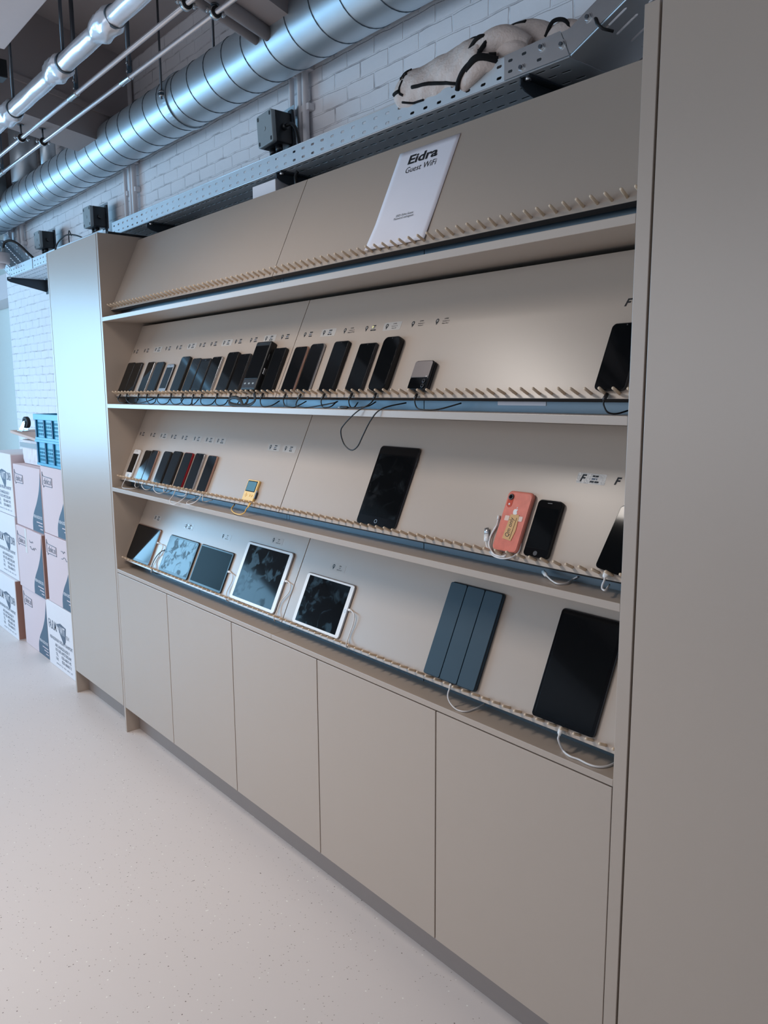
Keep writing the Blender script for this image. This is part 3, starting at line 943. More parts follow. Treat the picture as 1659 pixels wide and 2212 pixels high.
nth = ('leftmost low cupboard with taupe door, next to the tall cabinet', 'second low cupboard with taupe door from the left end',
       'middle one of the five low taupe cupboards', 'fourth low taupe cupboard, second from the right tall cabinet',
       'wide looking rightmost low cupboard beside the right tall cabinet')
for k in range(5):
    xa = 0.55 * k if k else X0
    xb = 0.55 * (k + 1) if k < 4 else XR
    t = thing('base_cabinet', nth[k], 'cabinet', (xa, 0, 0), group='low cupboards under the worktop')
    w = xb - xa
    MB().box(0.0005, w - 0.0005, 0.024, 0.40, 0.1301, 0.8105, 'laminate').build('carcass', t)
    MB().box(0.0020, w - 0.0020, 0.0, 0.019, 0.1301, 0.8080, 'laminate').build('door', t, bevel=BEV)
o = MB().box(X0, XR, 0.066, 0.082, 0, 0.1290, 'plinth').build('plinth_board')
tag(o, 'long recessed grey brown plinth under the low cupboards', 'plinth')

t = thing('right_tall_cabinet'.replace('right_', ''), 'large plain tall cabinet door filling the right edge', 'cabinet', (2.7866, 0, 0))
MB().box(0.004, 0.62, 0.024, 0.42, 0.1301, ZTOP, 'laminate').build('carcass', t)
MB().box(0.0, 0.600, 0.0, 0.019, 0.1301, ZTOP - 0.001, 'laminate').build('door', t, bevel=BEV)
MB().box(0.604, 0.622, 0.0, 0.42, 0, ZTOP, 'laminate').build('side_panel', t, bevel=BEV)
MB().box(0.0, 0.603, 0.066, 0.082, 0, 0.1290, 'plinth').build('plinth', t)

# ------------------------------------------------------------------ leaning boards with pegs and labels
def peg_mesh():
    mb = MB()
    r = 0.0035
    P = [(0, 0.004, 0), (0, -0.0265, 0), (0, -0.0285, 0), (0, -0.0298, 0), (0, -0.0302, 0)]
    mb.tube(P, [r, r, r * 0.86, r * 0.5, r * 0.1], 'peg', 12)
    return mb
PEG = peg_mesh().build('peg')
PEG_ME = PEG.data
bpy.data.objects.remove(PEG)

def put_text(mb, s, x, z, y, m, width=None, height=None, shear=0.0, bold=0.0, align='l'):
    me = text_mesh(s, 1.0, shear, bold)
    xs = [v.co.x for v in me.vertices]
    ys = [v.co.y for v in me.vertices]
    w, h = max(xs) - min(xs), max(ys) - min(ys)
    sx = (width / w) if width else None
    sy = (height / h) if height else None
    sx = sx if sx else sy
    sy = sy if sy else sx
    ox = x - min(xs) * sx - (w * sx / 2 if align == 'c' else 0)
    oz = z - min(ys) * sy
    mx = Matrix(((sx, 0, 0, ox), (0, 0, 0, y), (0, sy, 0, oz), (0, 0, 0, 1)))
    return mb.mesh(me, mx, m)

def flat_poly(mb, pts, y, m):
    mi = mb.slot(m)
    vs = [mb.bm.verts.new((p[0], y, p[1])) for p in pts]
    mb.face(vs, mi)

def sticker(parent, x, s, lines, film=True, kind='pin', hot=False):
    mb = MB()
    if film:
        mb.rrect(0.078, 0.026, -0.0003, -0.00005, 0.002, 0.00005, 'film_hot' if hot else 'film', 0, -0.013, 3, False)
    y = -0.00045
    if kind == 'pin':
        cx, cz, r = -0.0235, 0.0025, 0.0062
        pts = []
        for k in range(22):
            a = math.radians(-35 + 250 * k / 21)
            pts.append((cx + r * math.cos(a), cz + r * math.sin(a)))
        pts.append((cx - 0.0003, cz - 0.0128))
        flat_poly(mb, pts, y, 'ink')
        flat_poly(mb, [(cx + 0.0031 * math.cos(2 * PI * k / 16), cz + 0.0031 * math.sin(2 * PI * k / 16)) for k in range(16)], y - 0.0001, 'film')
        put_text(mb, 'Q', cx, cz - 0.0022, y - 0.0002, 'ink', height=0.0044, align='c')
    else:
        put_text(mb, 'F', -0.030, -0.009, y, 'ink', height=0.0185, width=0.0165, shear=0.25, bold=0.035)
    for k, ln in enumerate(lines):
        z = 0.0048 - 0.0070 * k
        if isinstance(ln, str):
            put_text(mb, ln, 0.010, z, y, 'ink', height=0.0040, shear=0.2, bold=0.02 if k != 1 else 0.0, align='c')
        else:
            for (xa, xb) in ln:
                flat_poly(mb, [(xa, z), (xb, z), (xb + 0.0006, z + 0.0040), (xa + 0.0006, z + 0.0040)], y, 'ink' if k != 1 else 'ink_grey')
    return mb.build('device_label', parent, (x, 0, s))

def scribble(seed):
    """unreadable small print: three short lines of word marks"""
    g = random.Random(seed)
    w = g.uniform(0.008, 0.013)
    c = 0.010
    return [[(c - 0.008, c - 0.001), (c - 0.0002, c + 0.008)], [(c - 0.009, c + 0.001), (c + 0.003, c + 0.006)], [(c - w, c - w * 0.1), (c + w * 0.05, c + w)]]

ROWNAME = {1: 'top', 2: 'second', 3: 'third', 4: 'lowest'}
LBL = {
    2: [0.054, 0.170, 0.287, 0.393, 0.498, 0.610, 0.707, 0.800, 0.902, 0.991, 1.101, 1.206, 1.309, 1.447, 1.555, 1.666, 1.773, 1.868, 1.981, 2.079],
    3: [0.066, 0.184, 0.293, 0.399, 0.504, 0.616, 0.723, 0.817, 1.212, 1.312],
    4: [0.183, 0.500, 0.827, 1.186, 1.581],
}
LS = {2: 0.2255, 3: 0.234, 4: 0.236}
READ = {(2, 15): ['QT0498', 'Android 12', 'Xiaomi 11T 5G'], (2, 16): None, (2, 17): ['QT0500', 'Android 13', 'Galaxy A20'],
        (2, 18): ['QT0504', 'Android 11', 'Fairphone 3'], (2, 19): ['QT0508', 'Android 12', 'Galaxy Z Flip 3'],
        (4, 2): ['0198', 'iOS', 'iPad Pro 11'], (4, 3): ['0204', 'iOS', 'iPad Pro 12.9'], (4, 4): ['0206', 'iOS', 'iPad Pro 9.7']}
for r in (1, 2, 3, 4):
    for side, (xa, xb) in enumerate(((X0 + 0.0008, 1.3826), (1.3862, XR - 0.0006))):
        what = {1: ('the empty top row, left half', 'the top row, right half behind the white notice'),
                2: ('the second row, left half, behind the packed phones', 'the second row, right half, ending at a lone phone'),
                3: ('the third row, left half, with the yellow handheld', 'the third row, right half, with the coral phone'),
                4: ('the lowest row, left half, holding four tablets', 'the lowest row, right half, with the petrol folio')}[r][side]
        t = thing('display_board', 'leaning taupe peg board of ' + what, 'display board', on_board(r, xa, 0), TILT, 'leaning peg boards')
        w = xb - xa
        MB().box(0, w, 0, BT, 0, BH, 'laminate').build('panel', t, bevel=0.0006)
        MB().box(0.0005, w - 0.0005, 0.0012, BT, -0.0006, 0.0, 'dark_strip').build('dark_strip', t)  # thin dark grey strip across the bottom edge of the board
        base = 1.365 - 0.035 * 38 if side == 0 else 1.404
        for k in range(39):
            x = base + 0.035 * k
            if x > XR - 0.012:
                continue
            p = bpy.data.objects.new('peg', PEG_ME)
            COL.objects.link(p)
            p.parent = t
            p.location = (x - xa, 0, 0.0115)
            p.rotation_euler = (math.radians(random.uniform(-2, 2)), 0, math.radians(random.uniform(-2.5, 2.5)))
        for k, x in enumerate(LBL.get(r, [])):
            if not (xa < x < xb):
                continue
            s = LS[r] + (0.036 if (r, k) == (4, 3) else 0) + (-0.006 if r == 3 and k > 7 else 0)
            lines = READ.get((r, k)) or scribble(r * 100 + k)
            sticker(t, x - xa + 0.006, s, lines, film=(r == 4 or k % 3 == 2 or (r == 3 and k > 5)), hot=(r, k) == (4, 1))
        if r == 2 and side == 1:
            sticker(t, 2.676 - xa, 0.226, [], film=False, kind='F')
            b = MB()
            b.tube([(1.785 - xa, -0.0004, 0.2285), (1.785 - xa, -0.0010, 0.2285)], 0.0045, 'yellow_dot', 16)
            b.build('yellow_dot', t)
        if r == 3 and side == 1:
            sticker(t, 2.575 - xa, 0.224, scribble(77), kind='F', hot=True)
            sticker(t, 2.668 - xa, 0.224, [], film=False, kind='F')

# ================================================================== NOTICE
t = thing('paper_notice', 'white paper notice standing on the pegs of the top row', 'notice', on_board(1, 1.985, 0.0145, 0.0008), TILT)
mb = MB()
mi = mb.slot('paper')
g = []
NX, NZ, PW, PH = 14, 18, 0.240, 0.312
for i in range(NX + 1):
    row = []
    for j in range(NZ + 1):
        u, v = i / NX, j / NZ
        y = -0.0012 - 0.005 * max(0, 0.28 - v) * (1 + math.sin(u * 9)) - 0.010 * max(0, 0.25 - v) * max(0, 0.5 - u) * 4
        row.append(mb.bm.verts.new((-PW / 2 + PW * u, y, PH * v)))
    g.append(row)
for i in range(NX):
    for j in range(NZ):
        mb.face([g[i][j], g[i + 1][j], g[i + 1][j + 1], g[i][j + 1]], mi, True)
o = mb.build('sheet', t)
sd = o.modifiers.new('thickness', 'SOLIDIFY')
sd.thickness = 0.0004
mb = MB()
put_text(mb, 'Eidra', -0.066, 0.262, -0.0018, 'ink', width=0.118, height=0.030, bold=0.03)
put_text(mb, 'Guest WiFi', -0.064, 0.234, -0.0018, 'ink', width=0.122, height=0.019)
put_text(mb, 'SSID: Eidra Guest', 0.0, 0.092, -0.0024, 'ink', width=0.070, align='c')
put_text(mb, 'Password: eidraguest', 0.0, 0.081, -0.0027, 'ink', width=0.080, align='c')
mb.build('print', t)

# ================================================================== DEVICES
S0 = 0.0160
def place(name, label, cat, r, x, group=None, s=S0, roll=0.0):
    return thing(name, label, cat, on_board(r, x, s, 0.0003), TILT if not roll else (Matrix.Rotation(-TH, 4, 'X') @ Matrix.Rotation(roll, 4, 'Y')).to_euler(), group)

def phone(r, x, w, h, th, label, frame='blk_plastic', screen='screen', rad=0.009, border=0.0016, home=False, top=0.0, bottom=0.0, face='bezel', roll=0.0, notch=False, keys=True, front_cam=True):
    t = place('smartphone', label, 'smartphone', r, x, 'smartphones on the peg boards', roll=roll)
    MB().rrect(w, h, -th, 0, rad, 0.0022, frame).build('body', t)
    MB().rrect(w - 0.0022, h - 0.0022, -th - 0.0003, -th + 0.001, rad - 0.0011, 0.0005, face).build('front_glass', t)
    MB().rrect(w - 2 * border - 0.0022, h - 2 * border - 0.0022 - top - bottom, -th - 0.0006, -th, max(0.0015, rad - 0.003) if not (top or bottom) else 0.0008, 0.0002, screen, 0, border + 0.0011 + bottom).build('screen', t)
    if home:
        MB().tube([(0, -th - 0.0002, 0.0088), (0, -th - 0.0008, 0.0088)], 0.0058, 'graphite' if face == 'bezel' else 'silver', 20).build('home_button', t)
    if top > 0.008:
        MB().rrect(0.013, 0.0016, -th - 0.0007, -th - 0.0002, 0.0007, 0.0001, 'graphite', 0, h - 0.009, 3).build('earpiece', t)
    elif front_cam:
        MB().tube([(0, -th - 0.0005, h - 0.006), (0, -th - 0.0008, h - 0.006)], 0.0016, 'graphite', 10).build('front_camera', t)
    if keys:
        MB().rrect(0.0012, 0.016, -th * 0.65, -th * 0.35, 0.0003, 0.0002, frame, w / 2 + 0.0004, h * 0.62, 2).build('side_key', t)
    return t

R2 = 'on the second row'
phone(2, 0.078, 0.076, 0.150, 0.008, 'first black smartphone at the left end of the second row', screen='screen')
phone(2, 0.166, 0.074, 0.146, 0.010, 'second black smartphone on the second row, overlapping the first in view', frame='graphite')
phone(2, 0.297, 0.068, 0.146, 0.008, 'slim black smartphone third on the second row', frame='silver')
phone(2, 0.394, 0.078, 0.142, 0.009, 'fourth smartphone on the second row with shiny reflecting glass', rad=0.011)
phone(2, 0.504, 0.067, 0.129, 0.008, 'short smartphone with light bezel bars fifth on the second row', frame='graphite', top=0.012, bottom=0.013, face='silver', border=0.003)
phone(2, 0.629, 0.077, 0.157, 0.012, 'taller black smartphone standing sixth on the second row', frame='blk_case', rad=0.012)
phone(2, 0.725, 0.071, 0.147, 0.009, 'dark smartphone seventh on the second row, left of a squarer one', frame='blk_plastic')
phone(2, 0.806, 0.076, 0.143, 0.009, 'square cornered smartphone with top bezel eighth on the second row', top=0.010, bottom=0.008, rad=0.006)
phone(2, 0.896, 0.074, 0.147, 0.010, 'dark smartphone with chrome edge ninth on the second row', frame='silver', rad=0.008)
phone(2, 1.013, 0.079, 0.160, 0.012, 'tall dark smartphone tenth on the second row', frame='blk_case', rad=0.010)
phone(2, 1.100, 0.072, 0.150, 0.010, 'dark smartphone tucked left of the thick handheld terminal', frame='graphite', rad=0.005)
# thick terminal
t = place('handheld_terminal', 'thick tall black handheld terminal with grey chin and wrist strap', 'handheld terminal', 2, 1.231)
MB().rrect(0.098, 0.184, -0.026, 0, 0.008, 0.004, 'blk_case').build('body', t)
MB().rrect(0.088, 0.125, -0.0268, -0.024, 0.003, 0.0006, 'screen', 0, 0.042).build('screen', t)
MB().rrect(0.088, 0.034, -0.0266, -0.024, 0.004, 0.0006, 'graphite', 0, 0.006).build('chin', t)
for k, xx in enumerate((-0.026, 0.0, 0.026)):
    MB().rrect(0.012, 0.006, -0.0276, -0.0262, 0.0025, 0.0004, 'box_grey', xx, 0.020, 4).build('key', t)
MB().rrect(0.050, 0.003, -0.0270, -0.0262, 0.001, 0.0002, 'graphite', 0, 0.174, 3).build('earpiece', t)
for zz in (0.062, 0.115):
    MB().rrect(0.003, 0.022, -0.018, -0.008, 0.001, 0.0008, 'silver' if zz < 0.1 else 'blk_plastic', 0.0495, zz, 3).build('side_key', t)
inv = (Matrix.Translation(t.location) @ Euler(TILT).to_matrix().to_4x4()).inverted()
strap = CAB_STRAP = [(1.268, 0.030, 1.6568), (1.2994, 0.012, 1.6322), (1.2571, 0.010, 1.6160), (1.1819, 0.010, 1.6160), (1.1308, 0.010, 1.6225), (1.1274, 0.015, 1.6376), (1.1668, 0.015, 1.6434), (1.2, 0.015, 1.6315), (1.2208, 0.012, 1.6160), (1.2243, 0.026, 1.6272), (1.2248, 0.030, 1.6463)]
MB().tube([inv @ p for p in smooth_path(strap, 6)], 0.0065, 'rubber', 8, flat=((0, 1, 0), 0.3)).build('wrist_strap', t)
phone(2, 1.327, 0.080, 0.161, 0.013, 'black smartphone right of the thick handheld terminal', frame='blk_case', rad=0.008)
phone(2, 1.451, 0.074, 0.162, 0.009, 'smartphone with rose edge just right of the board joint', frame='gold', rad=0.010)
phone(2, 1.540, 0.074, 0.168, 0.009, 'tall smartphone with silver blue edge right of the rose edged one', frame='silver', rad=0.012)
phone(2, 1.670, 0.074, 0.168, 0.012, 'tall black smartphone standing alone right of the silver edged one', frame='blk_case', rad=0.009)
phone(2, 1.803, 0.079, 0.155, 0.010, 'broad black smartphone with metal rim left of the big rounded one', frame='graphite', rad=0.006)
phone(2, 1.917, 0.074, 0.166, 0.017, 'black smartphone in a thick round cornered case, its cable hanging low', frame='blk_case', rad=0.017, border=0.003)
# folded flip phone
t = place('flip_phone', 'small folded flip phone with grey upper half and two lenses', 'flip phone', 2, 2.085)
MB().rrect(0.072, 0.085, -0.0085, 0, 0.009, 0.003, 'blk_plastic').build('lower_shell', t)
MB().rrect(0.072, 0.085, -0.0175, -0.0088, 0.009, 0.003, 'blk_plastic').build('upper_shell', t)
MB().rrect(0.068, 0.047, -0.0180, -0.0170, 0.006, 0.0005, 'grey_cover', 0, 0.0355).build('grey_panel', t)
MB().rrect(0.068, 0.033, -0.0180, -0.0170, 0.006, 0.0005, 'screen', 0, 0.0018).build('cover_display', t)
for zz in (0.010, 0.024):
    mb = MB().tube([(0.024, -0.0178, zz), (0.024, -0.0200, zz), (0.024, -0.0204, zz)], [0.0058, 0.0058, 0.0048], 'graphite', 20)
    mb.tube([(0.024, -0.0202, zz), (0.024, -0.0206, zz)], 0.0036, 'screen', 16)
    mb.build('camera_lens', t)
MB().tube([(0.026, -0.0178, 0.0375), (0.026, -0.0184, 0.0375)], 0.0016, 'white_gloss', 10).build('flash', t)
phone(2, 2.676, 0.0755, 0.156, 0.010, 'lone black smartphone at the right end of the second row', frame='graphite', rad=0.011)

# third row
phone(3, 0.103, 0.068, 0.138, 0.008, 'white framed smartphone at the left end of the third row', frame='white_gloss', face='white_gloss', top=0.018, bottom=0.020, border=0.003, screen='bezel', home=True, rad=0.010)
phone(3, 0.222, 0.067, 0.140, 0.008, 'black smartphone second on the third row', frame='graphite', rad=0.010)
phone(3, 0.293, 0.066, 0.145, 0.009, 'smartphone with rose rim third on the third row', frame='gold', rad=0.010)
phone(3, 0.420, 0.070, 0.146, 0.010, 'dark smartphone fourth on the third row', frame='blk_case', rad=0.011)
phone(3, 0.512, 0.076, 0.152, 0.010, 'tall dark smartphone fifth on the third row, left of the red edged one', frame='blk_case', rad=0.011)
phone(3, 0.615, 0.074, 0.152, 0.010, 'red edged smartphone on the third row', frame='red', rad=0.010)
phone(3, 0.714, 0.074, 0.155, 0.010, 'smartphone with silver steel edge right of the red edged one', frame='silver', rad=0.010)
phone(3, 0.822, 0.072, 0.152, 0.010, 'rose gold edged smartphone last of the packed phones on the third row', frame='gold', rad=0.010)
# yellow handheld
t = place('game_handheld', 'small yellow handheld console with square screen and side crank', 'handheld console', 3, 1.178)
MB().rrect(0.076, 0.079, -0.0095, 0, 0.004, 0.002, 'yellow').build('body', t)
MB().rrect(0.064, 0.041, -0.0101, -0.009, 0.002, 0.0004, 'bezel', -0.001, 0.034).build('screen_frame', t)
MB().rrect(0.058, 0.035, -0.0105, -0.0096, 0.0008, 0.0002, 'lcd', -0.001, 0.037).build('screen', t)
mb = MB()
mb.rrect(0.016, 0.0052, -0.0110, -0.009, 0.0012, 0.0005, 'yellow', -0.020, 0.0174).rrect(0.0052, 0.016, -0.0110, -0.009, 0.0012, 0.0005, 'yellow', -0.020, 0.012)
mb.build('direction_pad', t)
for xx in (0.007, 0.021):
    MB().tube([(xx, -0.009, 0.020), (xx, -0.0108, 0.020), (xx, -0.0112, 0.020)], [0.0042, 0.0042, 0.0034], 'yellow', 18).build('button', t)
mb = MB().rrect(0.0035, 0.031, -0.0085, -0.003, 0.001, 0.0006, 'silver', 0.0395, 0.012, 3)
mb.rrect(0.004, 0.024, -0.0075, -0.001, 0.0012, 0.0008, 'graphite', 0.0425, 0.012, 3)
mb.build('crank', t)
# portrait tablet
def tablet(r, x, w, h, th, label, frame, face, screen, m, rad=0.012, home=None, portrait=False, cat='tablet', wide=None):
    t = place('tablet', label, cat, r, x, 'tablets on the peg boards')
    MB().rrect(w, h, -th, 0, rad, 0.003, frame).build('body', t)
    MB().rrect(w - 0.003, h - 0.003, -th - 0.0004, -th + 0.001, rad - 0.0015, 0.0006, face).build('front_glass', t)
    l, rr, b, tp = m
    MB().rrect(w - l - rr, h - b - tp, -th - 0.0007, -th, 0.0025 if min(m) > 0.008 and face != 'white_gloss' else 0.0006, 0.0002, screen, (l - rr) / 2, b).build('screen', t)
    if home:
        hx, hz = home
        ring = []
        for k in range(28):
            a = 2 * PI * k / 28
            ring.append([(hx + q * math.cos(a), -th - yy, hz + q * math.sin(a)) for q, yy in ((0.0048, 0.0003), (0.0060, 0.0003), (0.0060, 0.0009), (0.0048, 0.0009))])
        MB().loops(ring, 'silver', closed=True, smooth=False).build('home_button', t)
    return t
t = tablet(3, 1.897, 0.176, 0.249, 0.007, 'black upright tablet on the third row right of the joint', 'graphite', 'bezel', 'screen_faint', (0.010, 0.010, 0.027, 0.027), 0.012, (0.0, 0.0135))
MB().rrect(0.002, 0.03, -0.006, -0.002, 0.0006, 0.0004, 'graphite', 0.0885, 0.19, 3).build('volume_key', t)
# coral phone seen from the back
t = place('smartphone', 'coral phone showing its back with a taped tan note', 'smartphone', 3, 2.397, 'smartphones on the peg boards')
W_, H_ = 0.080, 0.155
MB().rrect(W_, H_, -0.0125, 0, 0.013, 0.004, 'coral_rim').build('clear_case', t)
MB().rrect(W_ - 0.005, H_ - 0.005, -0.0129, -0.009, 0.011, 0.0007, 'coral').build('back_glass', t)
MB().rrect(0.017, 0.036, -0.0136, -0.012, 0.008, 0.0006, 'coral_deep', -0.025, 0.110).build('camera_island', t, ) 
mb = MB().tube([(-0.025, -0.0134, 0.137), (-0.025, -0.0152, 0.137), (-0.025, -0.0156, 0.137)], [0.0078, 0.0078, 0.0066], 'graphite', 24)
mb.tube([(-0.025, -0.0155, 0.137), (-0.025, -0.0159, 0.137)], 0.0050, 'screen', 20)
mb.build('camera_lens', t)
MB().tube([(-0.025, -0.0134, 0.1185), (-0.025, -0.0140, 0.1185)], 0.0026, 'white_gloss', 12).build('flash', t)
# emblem: apple with a bite and a leaf
mb = MB()
ap = [(0.0, 0.0068), (0.0022, 0.0078), (0.0048, 0.0072), (0.0062, 0.0058), (0.0046, 0.0044), (0.0038, 0.0020), (0.0044, -0.0004), (0.0066, -0.0022),
      (0.0054, -0.0050), (0.0034, -0.0076), (0.0016, -0.0080), (0.0, -0.0073), (-0.0016, -0.0080), (-0.0036, -0.0074), (-0.0058, -0.0046), (-0.0070, -0.0008), (-0.0068, 0.0034), (-0.0052, 0.0064), (-0.0024, 0.0076)]
mb.prism([(p[0] + 0.001, p[1] + 0.1005) for p in ap], -0.0133, -0.0128, 'white_gloss')
mb.prism([(p[0] + 0.001, p[1] + 0.1005) for p in ((0.0004, 0.0086), (0.0008, 0.0112), (0.0026, 0.0130), (0.0036, 0.0132), (0.0032, 0.0108), (0.0016, 0.0090))], -0.0133, -0.0128, 'white_gloss')
mb.build('emblem', t)
for xx, zz in ((-0.019, 0.076), (0.022, 0.078)):
    MB().rrect(0.014, 0.013, -0.0137, -0.0130, 0.002, 0.0002, 'tape', xx, zz, 3).build('tape_strip', t)
mb = MB()
mb.prism([(-0.014, 0.030), (0.014, 0.027), (0.0195, 0.055), (0.0165, 0.094), (-0.010, 0.093)], -0.0142, -0.0136, 'tan_note')
mb.build('taped_note', t)
mb = MB()
def pen(P, r=0.00055):
    mb.tube([(p[0], -0.0143, p[1]) for p in P], r, 'ink', 5)
# handwriting runs up the note: Qm only, underlined
me = text_mesh('Qm only', 1.0, 0.25, 0.0)
xs = [v.co.x for v in me.vertices]
k = 0.050 / (max(xs) - min(xs))
mb.mesh(me, Matrix(((0, -1.25 * k, 0, 0.0035), (0, 0, 0, -0.0145), (k, 0, 0, 0.034), (0, 0, 0, 1))) , 'ink')
pen([(0.0085, 0.031), (0.0105, 0.060), (0.0118, 0.086)], 0.0006)
mb.build('handwriting', t)
phone(3, 2.491, 0.072, 0.142, 0.011, 'black cased smartphone leaning right beside the coral phone', frame='blk_case', top=0.016, bottom=0.017, border=0.003, home=True, rad=0.011, screen='screen')
phone(3, 2.690, 0.070, 0.150, 0.009, 'tilted silver rimmed black smartphone at the right end of the third row', frame='silver', rad=0.010, roll=math.radians(8.5))

# lowest row: tablets
tablet(4, 0.155, 0.251, 0.173, 0.007, 'leftmost tablet on the lowest row with bright reflection', 'gold', 'bezel', 'screen', (0.010, 0.010, 0.010, 0.010))
tablet(4, 0.521, 0.272, 0.167, 0.007, 'badly finger smudged tablet second on the lowest row', 'graphite', 'bezel', 'screen_smudge', (0.010, 0.010, 0.010, 0.010))
t = tablet(4, 0.811, 0.269, 0.167, 0.006, 'plain dark tablet between the smudged and the large white one', 'graphite', 'bezel', 'screen_dull', (0.0085, 0.0085, 0.0085, 0.0085), 0.009)
MB().tube([(0.0, -0.0060, 0.1625), (0.0, -0.0068, 0.1625)], 0.0018, 'graphite', 10).build('front_camera', t)
t = tablet(4, 1.173, 0.316, 0.229, 0.007, 'large white bezel tablet on the lowest row left of the joint', 'silver', 'white_gloss', 'screen_faint', (0.020, 0.022, 0.011, 0.011), 0.013, (0.147, 0.115))
t = tablet(4, 1.578, 0.265, 0.180, 0.007, 'smaller white bezel tablet on the lowest row right of the joint', 'silver', 'white_gloss', 'screen_faint', (0.018, 0.020, 0.009, 0.009), 0.012, (0.123, 0.092))
# folio
t = place('tablet_folio', 'upright petrol blue tablet folio with two fold lines', 'tablet case', 4, 2.207)
MB().rrect(0.196, 0.270, -0.0085, 0, 0.010, 0.003, 'folio').build('back_shell', t)
MB().rrect(0.192, 0.266, -0.0105, -0.008, 0.009, 0.0008, 'folio_groove').build('fold_lines', t)
for xa, xb in ((-0.096, -0.0335), (-0.0315, 0.0325), (0.0345, 0.0960)):
    MB().rrect(xb - xa, 0.266, -0.0132, -0.0095, 0.006, 0.0012, 'folio', (xa + xb) / 2, 0.001, 4).build('cover_segment', t)
t = tablet(4, 2.580, 0.180, 0.273, 0.008, 'large upright black tablet at the right end of the lowest row', 'graphite', 'bezel', 'screen', (0.009, 0.009, 0.009, 0.009), 0.010)
MB().rrect(0.002, 0.03, -0.006, -0.002, 0.0006, 0.0004, 'graphite', 0.0905, 0.20, 3).build('volume_key', t)

